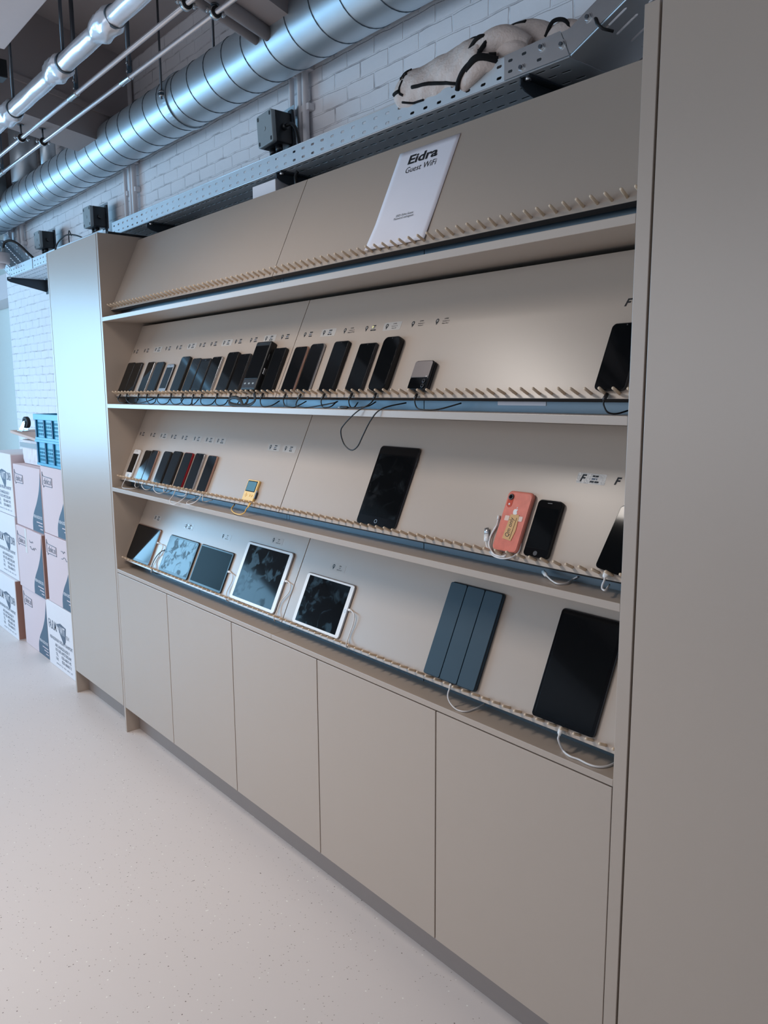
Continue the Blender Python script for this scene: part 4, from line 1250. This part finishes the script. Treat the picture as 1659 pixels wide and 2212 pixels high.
# ================================================================== CABLES
CAB={
 'a1':[(0.0825, 0.0369, 1.6497), (0.0949, 0.02, 1.6332), (0.1194, 0.02, 1.6167), (0.1528, 0.032, 1.6151), (0.1007, 0.066, 1.6298)],
 'a2':[(0.1569, 0.0382, 1.6524), (0.1909, 0.02, 1.6309), (0.236, 0.02, 1.6138), (0.2614, 0.032, 1.6176), (0.2173, 0.066, 1.6331)],
 'a3':[(0.2844, 0.0382, 1.6525), (0.3064, 0.02, 1.6261), (0.3023, 0.02, 1.6144), (0.3845, 0.032, 1.6238), (0.3847, 0.066, 1.6354)],
 'a4':[(0.3741, 0.0382, 1.6525), (0.4028, 0.02, 1.6319), (0.4349, 0.02, 1.6132), (0.4579, 0.032, 1.6191), (0.3969, 0.066, 1.6339)],
 'a5':[(0.4843, 0.0382, 1.6525), (0.5097, 0.02, 1.6299), (0.543, 0.02, 1.6132), (0.5758, 0.032, 1.6175), (0.5308, 0.066, 1.6329)],
 'a6':[(0.6063, 0.0382, 1.6525), (0.6364, 0.02, 1.6281), (0.6682, 0.02, 1.6136), (0.6986, 0.032, 1.6186), (0.655, 0.066, 1.6345)],
 'a7':[(0.7109, 0.0382, 1.6525), (0.7296, 0.02, 1.6286), (0.7545, 0.02, 1.6132), (0.783, 0.032, 1.6132), (0.7352, 0.066, 1.6305)],
 'a8':[(0.8022, 0.0372, 1.6502), (0.8234, 0.02, 1.6245), (0.8242, 0.02, 1.6132), (0.8249, 0.032, 1.6196), (0.7876, 0.066, 1.6332)],
 'a9':[(0.8711, 0.0383, 1.6526), (0.8938, 0.02, 1.625), (0.9171, 0.02, 1.6132), (0.9529, 0.032, 1.6161), (0.9267, 0.066, 1.6329)],
 'a10':[(0.9916, 0.0383, 1.6526), (1.009, 0.02, 1.6258), (1.031, 0.02, 1.6132), (1.0554, 0.032, 1.6171), (1.0203, 0.066, 1.6311)],
 'a11':[(1.0917, 0.0383, 1.6526), (1.1092, 0.02, 1.6309), (1.1213, 0.02, 1.6157), (1.1351, 0.032, 1.6135), (1.1035, 0.066, 1.6302)],
 'a13':[(1.3091, 0.0383, 1.6526), (1.3219, 0.02, 1.6322), (1.3364, 0.02, 1.6132), (1.3715, 0.032, 1.616), (1.3701, 0.066, 1.631)],
 'a14':[(1.4502, 0.0378, 1.6516), (1.4635, 0.02, 1.6374), (1.4724, 0.02, 1.6177), (1.4981, 0.02, 1.6132), (1.5156, 0.032, 1.6132), (1.5286, 0.066, 1.6309)],
 'a15':[(1.5371, 0.0378, 1.6516), (1.5404, 0.02, 1.6289), (1.5383, 0.02, 1.6166), (1.5677, 0.02, 1.6132), (1.6106, 0.02, 1.6132), (1.7198, 0.032, 1.6276), (1.6958, 0.066, 1.6311)],
 'a16':[(1.6654, 0.0379, 1.6517), (1.6735, 0.02, 1.635), (1.6787, 0.02, 1.6165), (1.6986, 0.02, 1.6132), (1.7111, 0.032, 1.6183), (1.6901, 0.066, 1.6307)],
 'a17':[(1.8013, 0.0384, 1.6528), (1.8104, 0.02, 1.6362), (1.8179, 0.02, 1.6177), (1.8208, 0.032, 1.6157), (1.7953, 0.066, 1.6287)],
 'a18':[(1.9106, 0.0384, 1.6528), (1.9246, 0.01, 1.6299), (1.8881, -0.012, 1.6047), (1.8329, -0.016, 1.5671), (1.817, -0.016, 1.5444), (1.8316, -0.016, 1.5115), (1.8644, -0.016, 1.4954), (1.8942, -0.016, 1.5072), (1.9209, -0.016, 1.541), (1.9474, -0.014, 1.5774), (1.9739, -0.008, 1.606), (1.9941, 0.012, 1.6199), (2.0105, 0.066, 1.6297)],
 'a19':[(2.0831, 0.0376, 1.6511), (2.0946, 0.02, 1.6378), (2.1046, 0.02, 1.6177), (2.1343, 0.02, 1.6132), (2.1747, 0.032, 1.6151), (2.2222, 0.066, 1.6307)],
 'a20':[(2.6727, 0.0378, 1.6517), (2.6786, 0.02, 1.6404), (2.6797, 0.02, 1.629), (2.6892, 0.02, 1.6164), (2.7022, 0.032, 1.6132), (2.7091, 0.066, 1.6195)],
 'usbc':[(1.7694, 0.012, 1.6132), (1.7851, 0.012, 1.6132), (1.8159, 0.012, 1.6132), (1.8479, 0.02, 1.6132), (1.8886, 0.03, 1.6183), (1.8788, 0.066, 1.6294)],
 'strap':[(1.268, 0.0402, 1.6568), (1.2994, 0.012, 1.6322), (1.2571, 0.01, 1.6132), (1.1819, 0.01, 1.6132), (1.1308, 0.01, 1.6225), (1.1274, 0.015, 1.6376), (1.1668, 0.015, 1.6434), (1.2, 0.015, 1.6315), (1.2208, 0.012, 1.6147), (1.2243, 0.03, 1.6272), (1.2248, 0.0354, 1.6463)],
 'w1':[(0.0894, 0.0399, 1.2669), (0.0919, 0.022, 1.2415), (0.0817, 0.022, 1.224), (0.1259, 0.022, 1.224), (0.171, 0.034, 1.2249), (0.1613, 0.066, 1.229)],
 'w2':[(0.2036, 0.0375, 1.2617), (0.2278, 0.022, 1.2445), (0.2225, 0.034, 1.2354), (0.1768, 0.066, 1.2381)],
 'w3':[(0.2864, 0.038, 1.2628), (0.3014, 0.022, 1.2539), (0.3268, 0.022, 1.2389), (0.3397, 0.034, 1.2362), (0.3116, 0.066, 1.2407)],
 'w4':[(0.4017, 0.0386, 1.2641), (0.4235, 0.022, 1.2478), (0.458, 0.022, 1.2342), (0.4829, 0.034, 1.2355), (0.4615, 0.066, 1.2407)],
 'w5':[(0.5019, 0.0383, 1.2635), (0.5231, 0.022, 1.2514), (0.5208, 0.034, 1.2392), (0.5093, 0.066, 1.2435)],
 'w6':[(0.6093, 0.0383, 1.2634), (0.6385, 0.01, 1.2418), (0.6535, -0.012, 1.2268), (0.668, -0.014, 1.2126), (0.705, -0.012, 1.2164), (0.7325, 0.012, 1.2394), (0.6685, 0.06, 1.2455)],
 'w7':[(0.7105, 0.0382, 1.2631), (0.7208, 0.024, 1.2512), (0.6725, 0.036, 1.2401), (0.5568, 0.066, 1.2298)],
 'w8':[(0.8287, 0.0381, 1.263), (0.8594, 0.015, 1.2518), (0.8602, -0.008, 1.2375), (0.824, -0.012, 1.2274), (0.794, -0.008, 1.228), (0.7791, 0.012, 1.2348), (0.7544, 0.062, 1.2411)],
 'w9':[(0.849, 0.0362, 1.259), (0.8659, 0.024, 1.2451), (0.8601, 0.036, 1.2357), (0.8725, 0.066, 1.2428)],
 'yel':[(1.2028, 0.0406, 1.2686), (1.2067, 0.03, 1.2584), (1.205, 0.02, 1.2467), (1.2182, 0.004, 1.2369), (1.2001, -0.004, 1.2296), (1.1452, 0.004, 1.2285), (1.0812, 0.03, 1.2328), (1.0495, 0.062, 1.2431)],
 'light':[(2.4929, 0.072, 1.2327), (2.5061, 0.062, 1.2311), (2.5218, 0.052, 1.2288), (2.5379, 0.0452, 1.2245), (2.5652, 0.0324, 1.2240), (2.5756, 0.0519, 1.2240), (2.5655, 0.0860, 1.2250), (2.5789, 0.0890, 1.2342)],
 'rplug':[(2.686, 0.0418, 1.2711), (2.6951, 0.022, 1.2585), (2.6914, 0.02, 1.2458), (2.6923, 0.02, 1.2381), (2.7002, 0.02, 1.2371), (2.6763, 0.07, 1.2358)],
 'coil':[(2.3261, 0.0528, 1.2903), (2.3381, 0.042, 1.2763), (2.362, 0.0344, 1.2597), (2.3962, 0.0286, 1.2567), (2.4254, 0.0316, 1.2632), (2.4368, 0.0465, 1.2766), (2.4352, 0.057, 1.297)],
 'coil2':[(2.3445, 0.0711, 1.3277), (2.337, 0.0632, 1.3105), (2.3347, 0.0509, 1.2861), (2.3558, 0.037, 1.2655), (2.3908, 0.0306, 1.2611), (2.4084, 0.0349, 1.2655)],
 'coil3':[(2.3436, 0.0773, 1.3411), (2.3448, 0.0688, 1.3251), (2.3388, 0.0553, 1.3003), (2.3462, 0.0425, 1.2774), (2.3744, 0.0328, 1.261), (2.4083, 0.031, 1.2619)],
 'coilplug':[(2.3172, 0.063, 1.3171), (2.3273, 0.0515, 1.2921)],
 't1':[(0.3017, 0.0904, 0.9812), (0.3505, 0.085, 0.9791), (0.3502, 0.0752, 0.9528), (0.331, 0.0558, 0.9084), (0.3378, 0.0372, 0.8847), (0.3349, 0.03, 0.8632), (0.2551, 0.075, 0.8422)],
 't2k':[(0.3697, 0.0809, 0.9605), (0.3588, 0.0683, 0.9524), (0.3208, 0.0613, 0.9226), (0.3223, 0.0429, 0.8923), (0.3466, 0.03, 0.8763), (0.3813, 0.028, 0.8672), (0.3558, 0.07, 0.8495)],
 't3':[(0.964, 0.0817, 0.9623), (0.992, 0.0746, 0.9564), (0.9976, 0.0669, 0.9348), (0.9879, 0.0498, 0.8976), (1.0068, 0.0331, 0.8756), (0.9785, 0.06, 0.8516)],
 't4':[(1.3497, 0.0957, 0.9926), (1.3728, 0.0888, 0.9872), (1.3758, 0.0799, 0.9632), (1.3468, 0.0626, 0.9256), (1.3475, 0.0487, 0.8977), (1.353, 0.03, 0.8741), (1.3118, 0.06, 0.8479)],
 't5':[(1.7259, 0.0852, 0.97), (1.7504, 0.0762, 0.9647), (1.7579, 0.0675, 0.941), (1.7547, 0.0507, 0.8995), (1.7647, 0.0324, 0.879), (1.7386, 0.06, 0.8529)],
 'fol':[(2.2126, 0.043, 0.8781), (2.2277, 0.025, 0.8765), (2.2304, 0.015, 0.8588), (2.242, 0.012, 0.8421), (2.2672, 0.012, 0.8311), (2.2918, 0.0206, 0.8311), (2.2953, 0.0514, 0.8311), (2.2982, 0.088, 0.8367)],
 'blk':[(2.5794, 0.0416, 0.8774), (2.5893, 0.022, 0.8687), (2.5917, 0.016, 0.8588), (2.5958, 0.0289, 0.8311), (2.6237, 0.016, 0.8311), (2.6487, 0.0174, 0.8311), (2.6742, 0.0145, 0.8311), (2.6931, 0.0178, 0.8311), (2.7058, 0.0297, 0.8311), (2.7115, 0.0492, 0.8311), (2.7106, 0.0747, 0.8311)],
}

for key_, edge in (('t1', 0.2812), ('t3', 0.9462), ('t4', 1.3318), ('t5', 1.7113), ('t2k', 0.3842)):
    p = CAB[key_][0]
    CAB[key_].insert(0, (edge, p[1] + 0.0002, p[2] + 0.0004))

def cable(key, label, m, r, plug=None, name='charging_cable', group=None, n=7, extra=None):
    P = [Vector(p) for p in CAB[key]]
    o0 = P[0].copy()
    t = thing(name, label, 'cable', o0, group=group)
    Q = [p - o0 for p in smooth_path(P, n)]
    if plug:
        L, w, pm = plug
        d = (Q[4] - Q[0]).normalized()
        body = [Q[0] - d * 0.002, Q[0] + d * L * 0.7, Q[0] + d * L * 0.72, Q[0] + d * L]
        MB().tube(body, [w, w, w * 0.72, r * 1.35], pm, 12, flat=(NRM, 0.62)).build('plug', t)
    MB().tube(Q, r, m, 8).build('wire', t)
    return t
GB, GW = 'black charging cables on the second row', 'white charging cables'
bl = [('a1', 'first looping cable at the left end'), ('a2', 'second looping cable from the left end'), ('a3', 'cable under the slim third phone'), ('a4', 'cable under the fourth phone'),
      ('a5', 'cable under the short fifth phone'), ('a6', 'cable under the tall sixth phone'), ('a7', 'cable under the seventh phone'), ('a8', 'tight loop under the square cornered phone'),
      ('a9', 'cable under the chrome edged ninth phone'), ('a10', 'cable under the tall tenth phone'), ('a11', 'cable left of the wrist strap'), ('a13', 'cable right of the wrist strap'),
      ('a14', 'cable under the rose edged phone'), ('a15', 'long low cable under the silver edged phone'), ('a16', 'loop under the lone tall phone'), ('a17', 'loop under the broad metal rimmed phone'),
      ('a18', 'long cable sagging below the shelf edge'), ('a19', 'cable running right from the flip phone'), ('a20', 'cable under the phone at the right end')]
for k, lb in bl:
    cable(k, 'black charging ' + lb + ' of the second row', 'cable_black', 0.0019, (0.022, 0.0052, 'blk_plastic'), group=GB)
P = CAB['usbc']
t = thing('charging_cable', 'black cable end lying unplugged on the second row shelf', 'cable', P[0], group=GB)
o0 = Vector(P[0])
MB().tube([q - o0 + Vector((0, 0, 0.002)) for q in smooth_path([P[2], P[3], P[4], P[5]], 7)], 0.0019, 'cable_black', 8).build('wire', t)
MB().tube([(0.012, 0, 0.0022), (0.016, 0, 0.0022), (0.040, 0, 0.0022), (0.050, 0, 0.0022)], [0.0042, 0.0050, 0.0050, 0.0026], 'blk_plastic', 12, flat=((0, 0, 1), 0.85)).build('plug', t)
MB().tube([(0.0, 0, 0.0022), (0.012, 0, 0.0022)], 0.0034, 'silver', 10, flat=((0, 0, 1), 0.45)).build('plug_tip', t)
wl = [('w1', 'loop under the white framed phone'), ('w2', 'short cable under the second phone'), ('w3', 'loop under the rose rimmed third phone'), ('w4', 'loop under the fourth phone'),
      ('w5', 'short cable under the fifth phone'), ('w6', 'cable hanging over the shelf edge by the red edged phone'), ('w7', 'cable running left from the silver edged phone'),
      ('w8', 'flat loop over the shelf edge near the rose gold phone'), ('w9', 'short tail right of the rose gold phone')]
for k, lb in wl:
    cable(k, 'white ' + lb + ', third row', 'cable_white', 0.0016, (0.013, 0.0036, 'white_gloss') if k != 'w9' else None, group=GW)
cable('yel', 'yellow charging cable of the small yellow handheld', 'cable_yellow', 0.0022, (0.024, 0.0056, 'cable_yellow'))
cable('rplug', 'white cable with big plug at the right end of the third row', 'cable_white', 0.0022, (0.020, 0.0068, 'white_gloss'), group=GW)
t = cable('light', 'white cable with bare metal tip lying on the third row shelf', 'cable_white', 0.0020, (0.030, 0.0052, 'white_gloss'), group=GW)
d = (Vector(CAB['light'][0]) - Vector(CAB['light'][1])).normalized()
MB().tube([(0, 0, 0), d * 0.010], 0.0030, 'silver', 8, flat=((0, 0, 1), 0.5)).build('plug_tip', t)
P0 = Vector(CAB['coilplug'][0])
t = thing('coiled_cable', 'white coiled cable tucked behind the coral phone', 'cable', P0, group=GW)
for k in ('coil', 'coil2', 'coil3'):
    MB().tube([q - P0 for q in smooth_path(CAB[k], 7)], 0.0019, 'cable_white', 8).build('wire', t)
a = Vector(CAB['coilplug'][0]) - P0
b = Vector(CAB['coilplug'][1]) - P0
ax = (b - a).normalized()
MB().tube([a, a + ax * 0.017], 0.0066, 'silver', 12, flat=(NRM, 0.45)).build('plug_shell', t)
MB().tube([a + ax * 0.0165, a + ax * 0.034, a + ax * 0.036], [0.0072, 0.0072, 0.004], 'white_gloss', 12, flat=(NRM, 0.55)).build('plug', t)
MB().tube([a + ax * 0.034, b + Vector((0.0, -0.002, -0.004)), Vector(CAB['coil'][0]) - P0], 0.0019, 'cable_white', 8).build('wire', t)
q = Vector(CAB['coil3'][0]) - P0
MB().tube([q, q + SLV * 0.010 + Vector((-0.002, 0, 0))], 0.0036, 'white_gloss', 10).build('plug', t)
# lowest row
cable('t1', 'white cable from the side of the leftmost tablet', 'cable_white', 0.0019, (0.016, 0.0045, 'white_gloss'), group=GW)
cable('t2k', 'thin black cable between the two leftmost tablets', 'cable_black', 0.0019, (0.016, 0.0042, 'blk_plastic'))
cable('t3', 'white cable left of the large white bezel tablet', 'cable_white', 0.0019, (0.018, 0.0050, 'white_gloss'), group=GW)
cable('t4', 'white cable from the large white bezel tablet across the board joint', 'cable_white', 0.0019, (0.015, 0.0042, 'white_gloss'), group=GW)
cable('t5', 'white cable from the smaller white bezel tablet', 'cable_white', 0.0019, (0.015, 0.0042, 'white_gloss'), group=GW)
cable('fol', 'white cable under the petrol folio', 'cable_white', 0.0020, (0.016, 0.0042, 'white_gloss'), group=GW)
cable('blk', 'thick white cable curving over the worktop at the right end', 'cable_white', 0.0025, (0.026, 0.0060, 'white_gloss'), group=GW)
# small white carton behind the top board
o = MB().box(0.996, 1.152, 0.214, 0.385, SHELF[1][1], 2.412, 'card_white').build('white_carton', bevel=0.002)
tag(o, 'small white carton peeking over the top board under the tray', 'carton')

# ================================================================== MOVING BOXES
def carton(name, label, x0, x1, y0, y1, z0, z1, m, kind, side='card_pink', tape=False, hand=False, gap=0.003, last='ZONEN'):
    t = thing(name, label, 'box', (x0, y0, z0), group='stacked moving boxes')
    w, h, d = x1 - x0, z1 - z0, y1 - y0
    mb = MB().box(0, w, 0, d, 0, h - gap, m)
    mb.build('body', t, bevel=0.004)
    mb = MB().box(w + 0.0001, w + 0.0008, 0.004, d - 0.004, 0.006, h - 0.010, side)
    mb.build('side_wall', t)
    y = -0.0008
    mb = MB()
    if kind == 'wit':
        X = 0.035
        put_text(mb, 'FA.R.M.', X, 0.235, y, 'ink_grey', width=0.145, height=0.058, bold=0.012)
        flat_poly(mb, [(X + 0.140, 0.285), (X + 0.215, 0.303), (X + 0.310, 0.292), (X + 0.292, 0.205), (X + 0.262, 0.180)], y, 'ink_grey')
        put_text(mb, 'de', X + 0.156, 0.250, y - 0.0003, 'card_white', width=0.036, height=0.034)
        put_text(mb, 'WIT', X + 0.198, 0.236, y - 0.0003, 'card_white', width=0.090, height=0.050, bold=0.012)
        if last == 'ZONEN':
            put_text(mb, last, X + 0.315, 0.236, y, 'ink_grey', width=0.095, height=0.052)
        else:
            put_text(mb, last, X + 0.312, 0.226, y, 'ink_grey', width=0.050, height=0.024)
        put_text(mb, 'VERHUIZINGEN OPSLAG TRANSPORT', X + 0.005, 0.172, y, 'ink_grey', width=0.40, height=0.020)
        put_text(mb, 'ARCHANGELKADE 9', X + 0.095, 0.136, y, 'ink_grey', width=0.25, height=0.020)
        put_text(mb, '1013 BE AMSTERDAM', X + 0.098, 0.108, y, 'ink_grey', width=0.27, height=0.020)
        put_text(mb, 'TEL.', X + 0.098, 0.080, y, 'ink_grey', width=0.045, height=0.019)
        put_text(mb, '020-6867145', X + 0.200, 0.080, y, 'ink_grey', width=0.165, height=0.019)
        put_text(mb, 'FAX.', X + 0.098, 0.052, y, 'ink_grey', width=0.045, height=0.019)
        put_text(mb, '020-6868171', X + 0.200, 0.052, y, 'ink_grey', width=0.165, height=0.019)
        put_text(mb, 'w w w . f a - d e - w i t . n l', X + 0.098, 0.026, y, 'ink_grey', width=0.28, height=0.014)
    else:
        # wave print at the right edge and the outlined speech bubble
        pts = [(w - 0.002, h - 0.020), (w - 0.014, h * 0.82), (w - 0.045, h * 0.64), (w - 0.100, h * 0.46), (w - 0.165, h * 0.30), (w - 0.200, h * 0.16), (w - 0.206, 0.004), (w - 0.002, 0.004)]
        flat_poly(mb, [(p.x, p.z) for p in smooth_path([(q[0], 0, q[1]) for q in pts[:7]], 5)] + [pts[7]], y, 'wave')
        put_text(mb, 'VERHUISDOOS', w - 0.182, 0.088, y - 0.0003, 'card_white', width=0.168, height=0.019, bold=0.01)
        for k in range(3):
            flat_poly(mb, [(w - 0.125 + 0.030 * k, 0.062 - 0.019 * k), (w - 0.014, 0.062 - 0.019 * k), (w - 0.014, 0.068 - 0.019 * k), (w - 0.125 + 0.030 * k, 0.068 - 0.019 * k)], y - 0.0003, 'card_pink')
        mb.build('wave_print', t)
        mb = MB()
        bx, bz = 0.050, h - 0.120
        out = [(bx, bz + 0.060), (bx - 0.012, bz + 0.060), (bx - 0.020, bz + 0.082), (bx - 0.022, bz + 0.004), (bx - 0.010, bz + 0.004), (bx - 0.006, bz - 0.010), (bx + 0.012, bz), (bx + 0.150, bz), (bx + 0.150, bz + 0.052), (bx, bz + 0.056)]
        mb.tube([(p[0], y, p[1]) for p in out], 0.0018, 'ink_grey', 5, closed=False)
        put_text(mb, 'clinkt.nl', bx, bz + 0.011, y, 'ink_grey', width=0.135, height=0.036)
    mb.build('logo_print', t)
    if tape:
        MB().box(0.185, 0.225, -0.0015, -0.0002, h - 0.160, h - 0.004, 'white_gloss').build('tape_strip', t)
    if hand:
        mb = MB()
        g = random.Random(int(x0 * 1000))
        for zz, n_ in ((h - 0.075, 3), (h - 0.115, 5)):
            P = [(0.28 + 0.014 * q, -0.0010, zz + g.uniform(-0.008, 0.010)) for q in range(n_ * 2)]
            mb.tube(smooth_path(P, 3), 0.0013, 'wave', 4)
        mb.build('handwriting', t)
    return t
carton('moving_box', 'white printed box on the floor against the tall cabinet', -1.300, -0.790, 0.050, 0.42, 0.0, 0.412, 'card_white', 'wit', 'card_white', last='B.V.')
carton('moving_box', 'pale box with faint handwriting, middle of the stack behind the tall cabinet', -1.222, -0.770, 0.050, 0.42, 0.412, 0.834, 'card_pink', 'clinkt', hand=True)
carton('moving_box', 'pale box directly under the blue crates', -1.220, -0.770, 0.052, 0.42, 0.834, 1.240, 'card_pink', 'clinkt')
carton('moving_box', 'pale box on the floor, lowest of the middle stack', -1.810, -1.325, 0.058, 0.42, 0.0, 0.403, 'card_pink', 'clinkt', 'card_brown')
carton('moving_box', 'pale box with white tape strip, middle of the middle stack', -1.795, -1.278, 0.045, 0.42, 0.403, 0.812, 'card_pink', 'clinkt', 'card_brown', tape=True, hand=True)
carton('moving_box', 'pale box under the wrapped carton, top of the middle stack', -1.800, -1.252, 0.057, 0.42, 0.812, 1.213, 'card_pink', 'clinkt')
carton('moving_box', 'white printed box on the floor at the left edge', -2.345, -1.875, 0.030, 0.42, 0.0, 0.418, 'card_white', 'wit', 'card_brown')
carton('moving_box', 'white printed box in the middle of the left edge stack', -2.310, -1.830, 0.050, 0.42, 0.418, 0.855, 'card_white', 'wit', 'card_pink')
carton('moving_box', 'white printed box on top of the left edge stack', -2.295, -1.822, 0.052, 0.42, 0.855, 1.270, 'card_white', 'wit', 'card_pink')
# blue crates
def crate(z, label, lip):
    t = thing('plastic_crate', label, 'crate', (-1.250, 0.055, z), group='blue plastic crates')
    w, d, h = 0.46, 0.33, 0.150
    MB().box(0, w, 0.004, d, 0, 0.004, 'crate').box(0, 0.004, 0.004, d, 0.004, h, 'crate').box(w - 0.004, w, 0.004, d, 0.004, h, 'crate').box(0.004, w - 0.004, d - 0.004, d, 0.004, h, 'crate').build('walls', t)
    mb = MB()
    us = []
    for p0 in (0.030, 0.172, 0.314):
        for k in range(7):
            us.append((p0 + 0.016 * k, p0 + 0.016 * k + 0.010))
    vs = [(0.026 + 0.021 * k, 0.026 + 0.021 * k + 0.014) for k in range(4)]
    slotted_sheet(mb, (0, w), (0, h), us, vs, lambda u, v: Vector((u, 0.006, v)), 'crate', 0.001)
    o = mb.build('slotted_front', t)
    s = o.modifiers.new('thickness', 'SOLIDIFY')
    s.thickness = 0.003
    MB().box(0.004, w - 0.004, 0.03, 0.034, 0.006, h - 0.01, 'crate_dark').build('dark_backing', t)  # darker blue sheet standing behind the slots
    mb = MB()
    for xx in (0.0, 0.146, 0.288, w - 0.02):
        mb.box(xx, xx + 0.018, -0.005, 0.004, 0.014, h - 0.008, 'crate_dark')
    mb.box(-0.003, w + 0.003, -0.007, 0.004, 0.0, 0.014, 'crate')
    mb.build('ribs', t)
    MB().box(-0.004, w + 0.004, -0.012, 0.006, h - lip, h, 'crate').box(-0.004, 0.006, 0.006, d + 0.004, h - 0.012, h, 'crate').box(w - 0.006, w + 0.004, 0.006, d + 0.004, h - 0.012, h, 'crate').box(0.006, w - 0.006, d - 0.006, d + 0.004, h - 0.012, h, 'crate').build('rim', t, bevel=0.002)
crate(1.240, 'lower of the two blue slotted crates on the boxes', 0.014)
crate(1.390, 'upper of the two blue slotted crates, with broad shiny rim', 0.034)
# carton wrapped in film and the upturned dolly
t = thing('wrapped_carton', 'low carton in crumpled clear film on the middle stack', 'carton', (-1.80, 0.105, 1.213))
mb = MB()
rings = []
g = random.Random(5)
for j, zz in enumerate((0.0, 0.03, 0.07, 0.11, 0.145, 0.152)):
    ring = []
    for k in range(40):
        a = 2 * PI * k / 40
        c, s = math.cos(a), math.sin(a)
        q = max(abs(c) / 0.255, abs(s) / 0.145)
        ex = 1 / q
        wob = g.uniform(-0.004, 0.004) if 0 < j < 5 else 0
        ins = 0.97 if j in (0, 5) else 1.0
        ring.append((0.262 + c * (ex + wob) * ins, 0.15 + s * (ex + wob) * ins, zz))
    rings.append(ring)
mb.loops(rings, 'card_white', smooth=False)
mb.build('body', t, bevel=0.003)
MB().box(0.02, 0.50, -0.0005, 0.002, 0.105, 0.135, 'box_grey').build('film_band', t)
t = thing('dolly', 'plywood dolly lying wheels up on the wrapped carton', 'dolly', (-1.905, 0.085, 1.402), (0, math.radians(3.6), 0))
MB().box(0, 0.62, 0, 0.34, 0, 0.018, 'ply').build('board', t, bevel=0.003)
def caster(x, y, rz):
    k = MB()
    k.box(-0.030, 0.030, -0.028, 0.028, 0.018, 0.022, 'zinc')
    for s in (-1, 1):
        k.prism([(-0.028, 0.024), (0.026, 0.024), (0.052, 0.075), (0.048, 0.088), (0.030, 0.086)], s * 0.0165 - 0.0015, s * 0.0165 + 0.0015, 'zinc')
    k.cyl((0.04, -0.020, 0.078), (0.04, 0.020, 0.078), 0.005, 'zinc', 10)
    o = k.build('caster', t, (x, y, 0), (0, 0, rz))
    mb = MB()
    pr = [(0.012, 0.013), (0.012, 0.030), (0.009, 0.0375), (-0.009, 0.0375), (-0.012, 0.030), (-0.012, 0.013)]
    rings = []
    for q in range(36):
        a = 2 * PI * q / 36
        rings.append([(0.04 + rr * math.cos(a), yy, 0.078 + rr * math.sin(a)) for yy, rr in pr])
    mb.loops(rings, 'rubber', closed=True)
    mb.cyl((0.04, -0.010, 0.078), (0.04, 0.010, 0.078), 0.014, 'graphite', 16)
    mb.build('wheel', o)
caster(0.085, 0.062, math.radians(12))
caster(0.54, 0.27, math.radians(200))
bpy.context.view_layer.update()
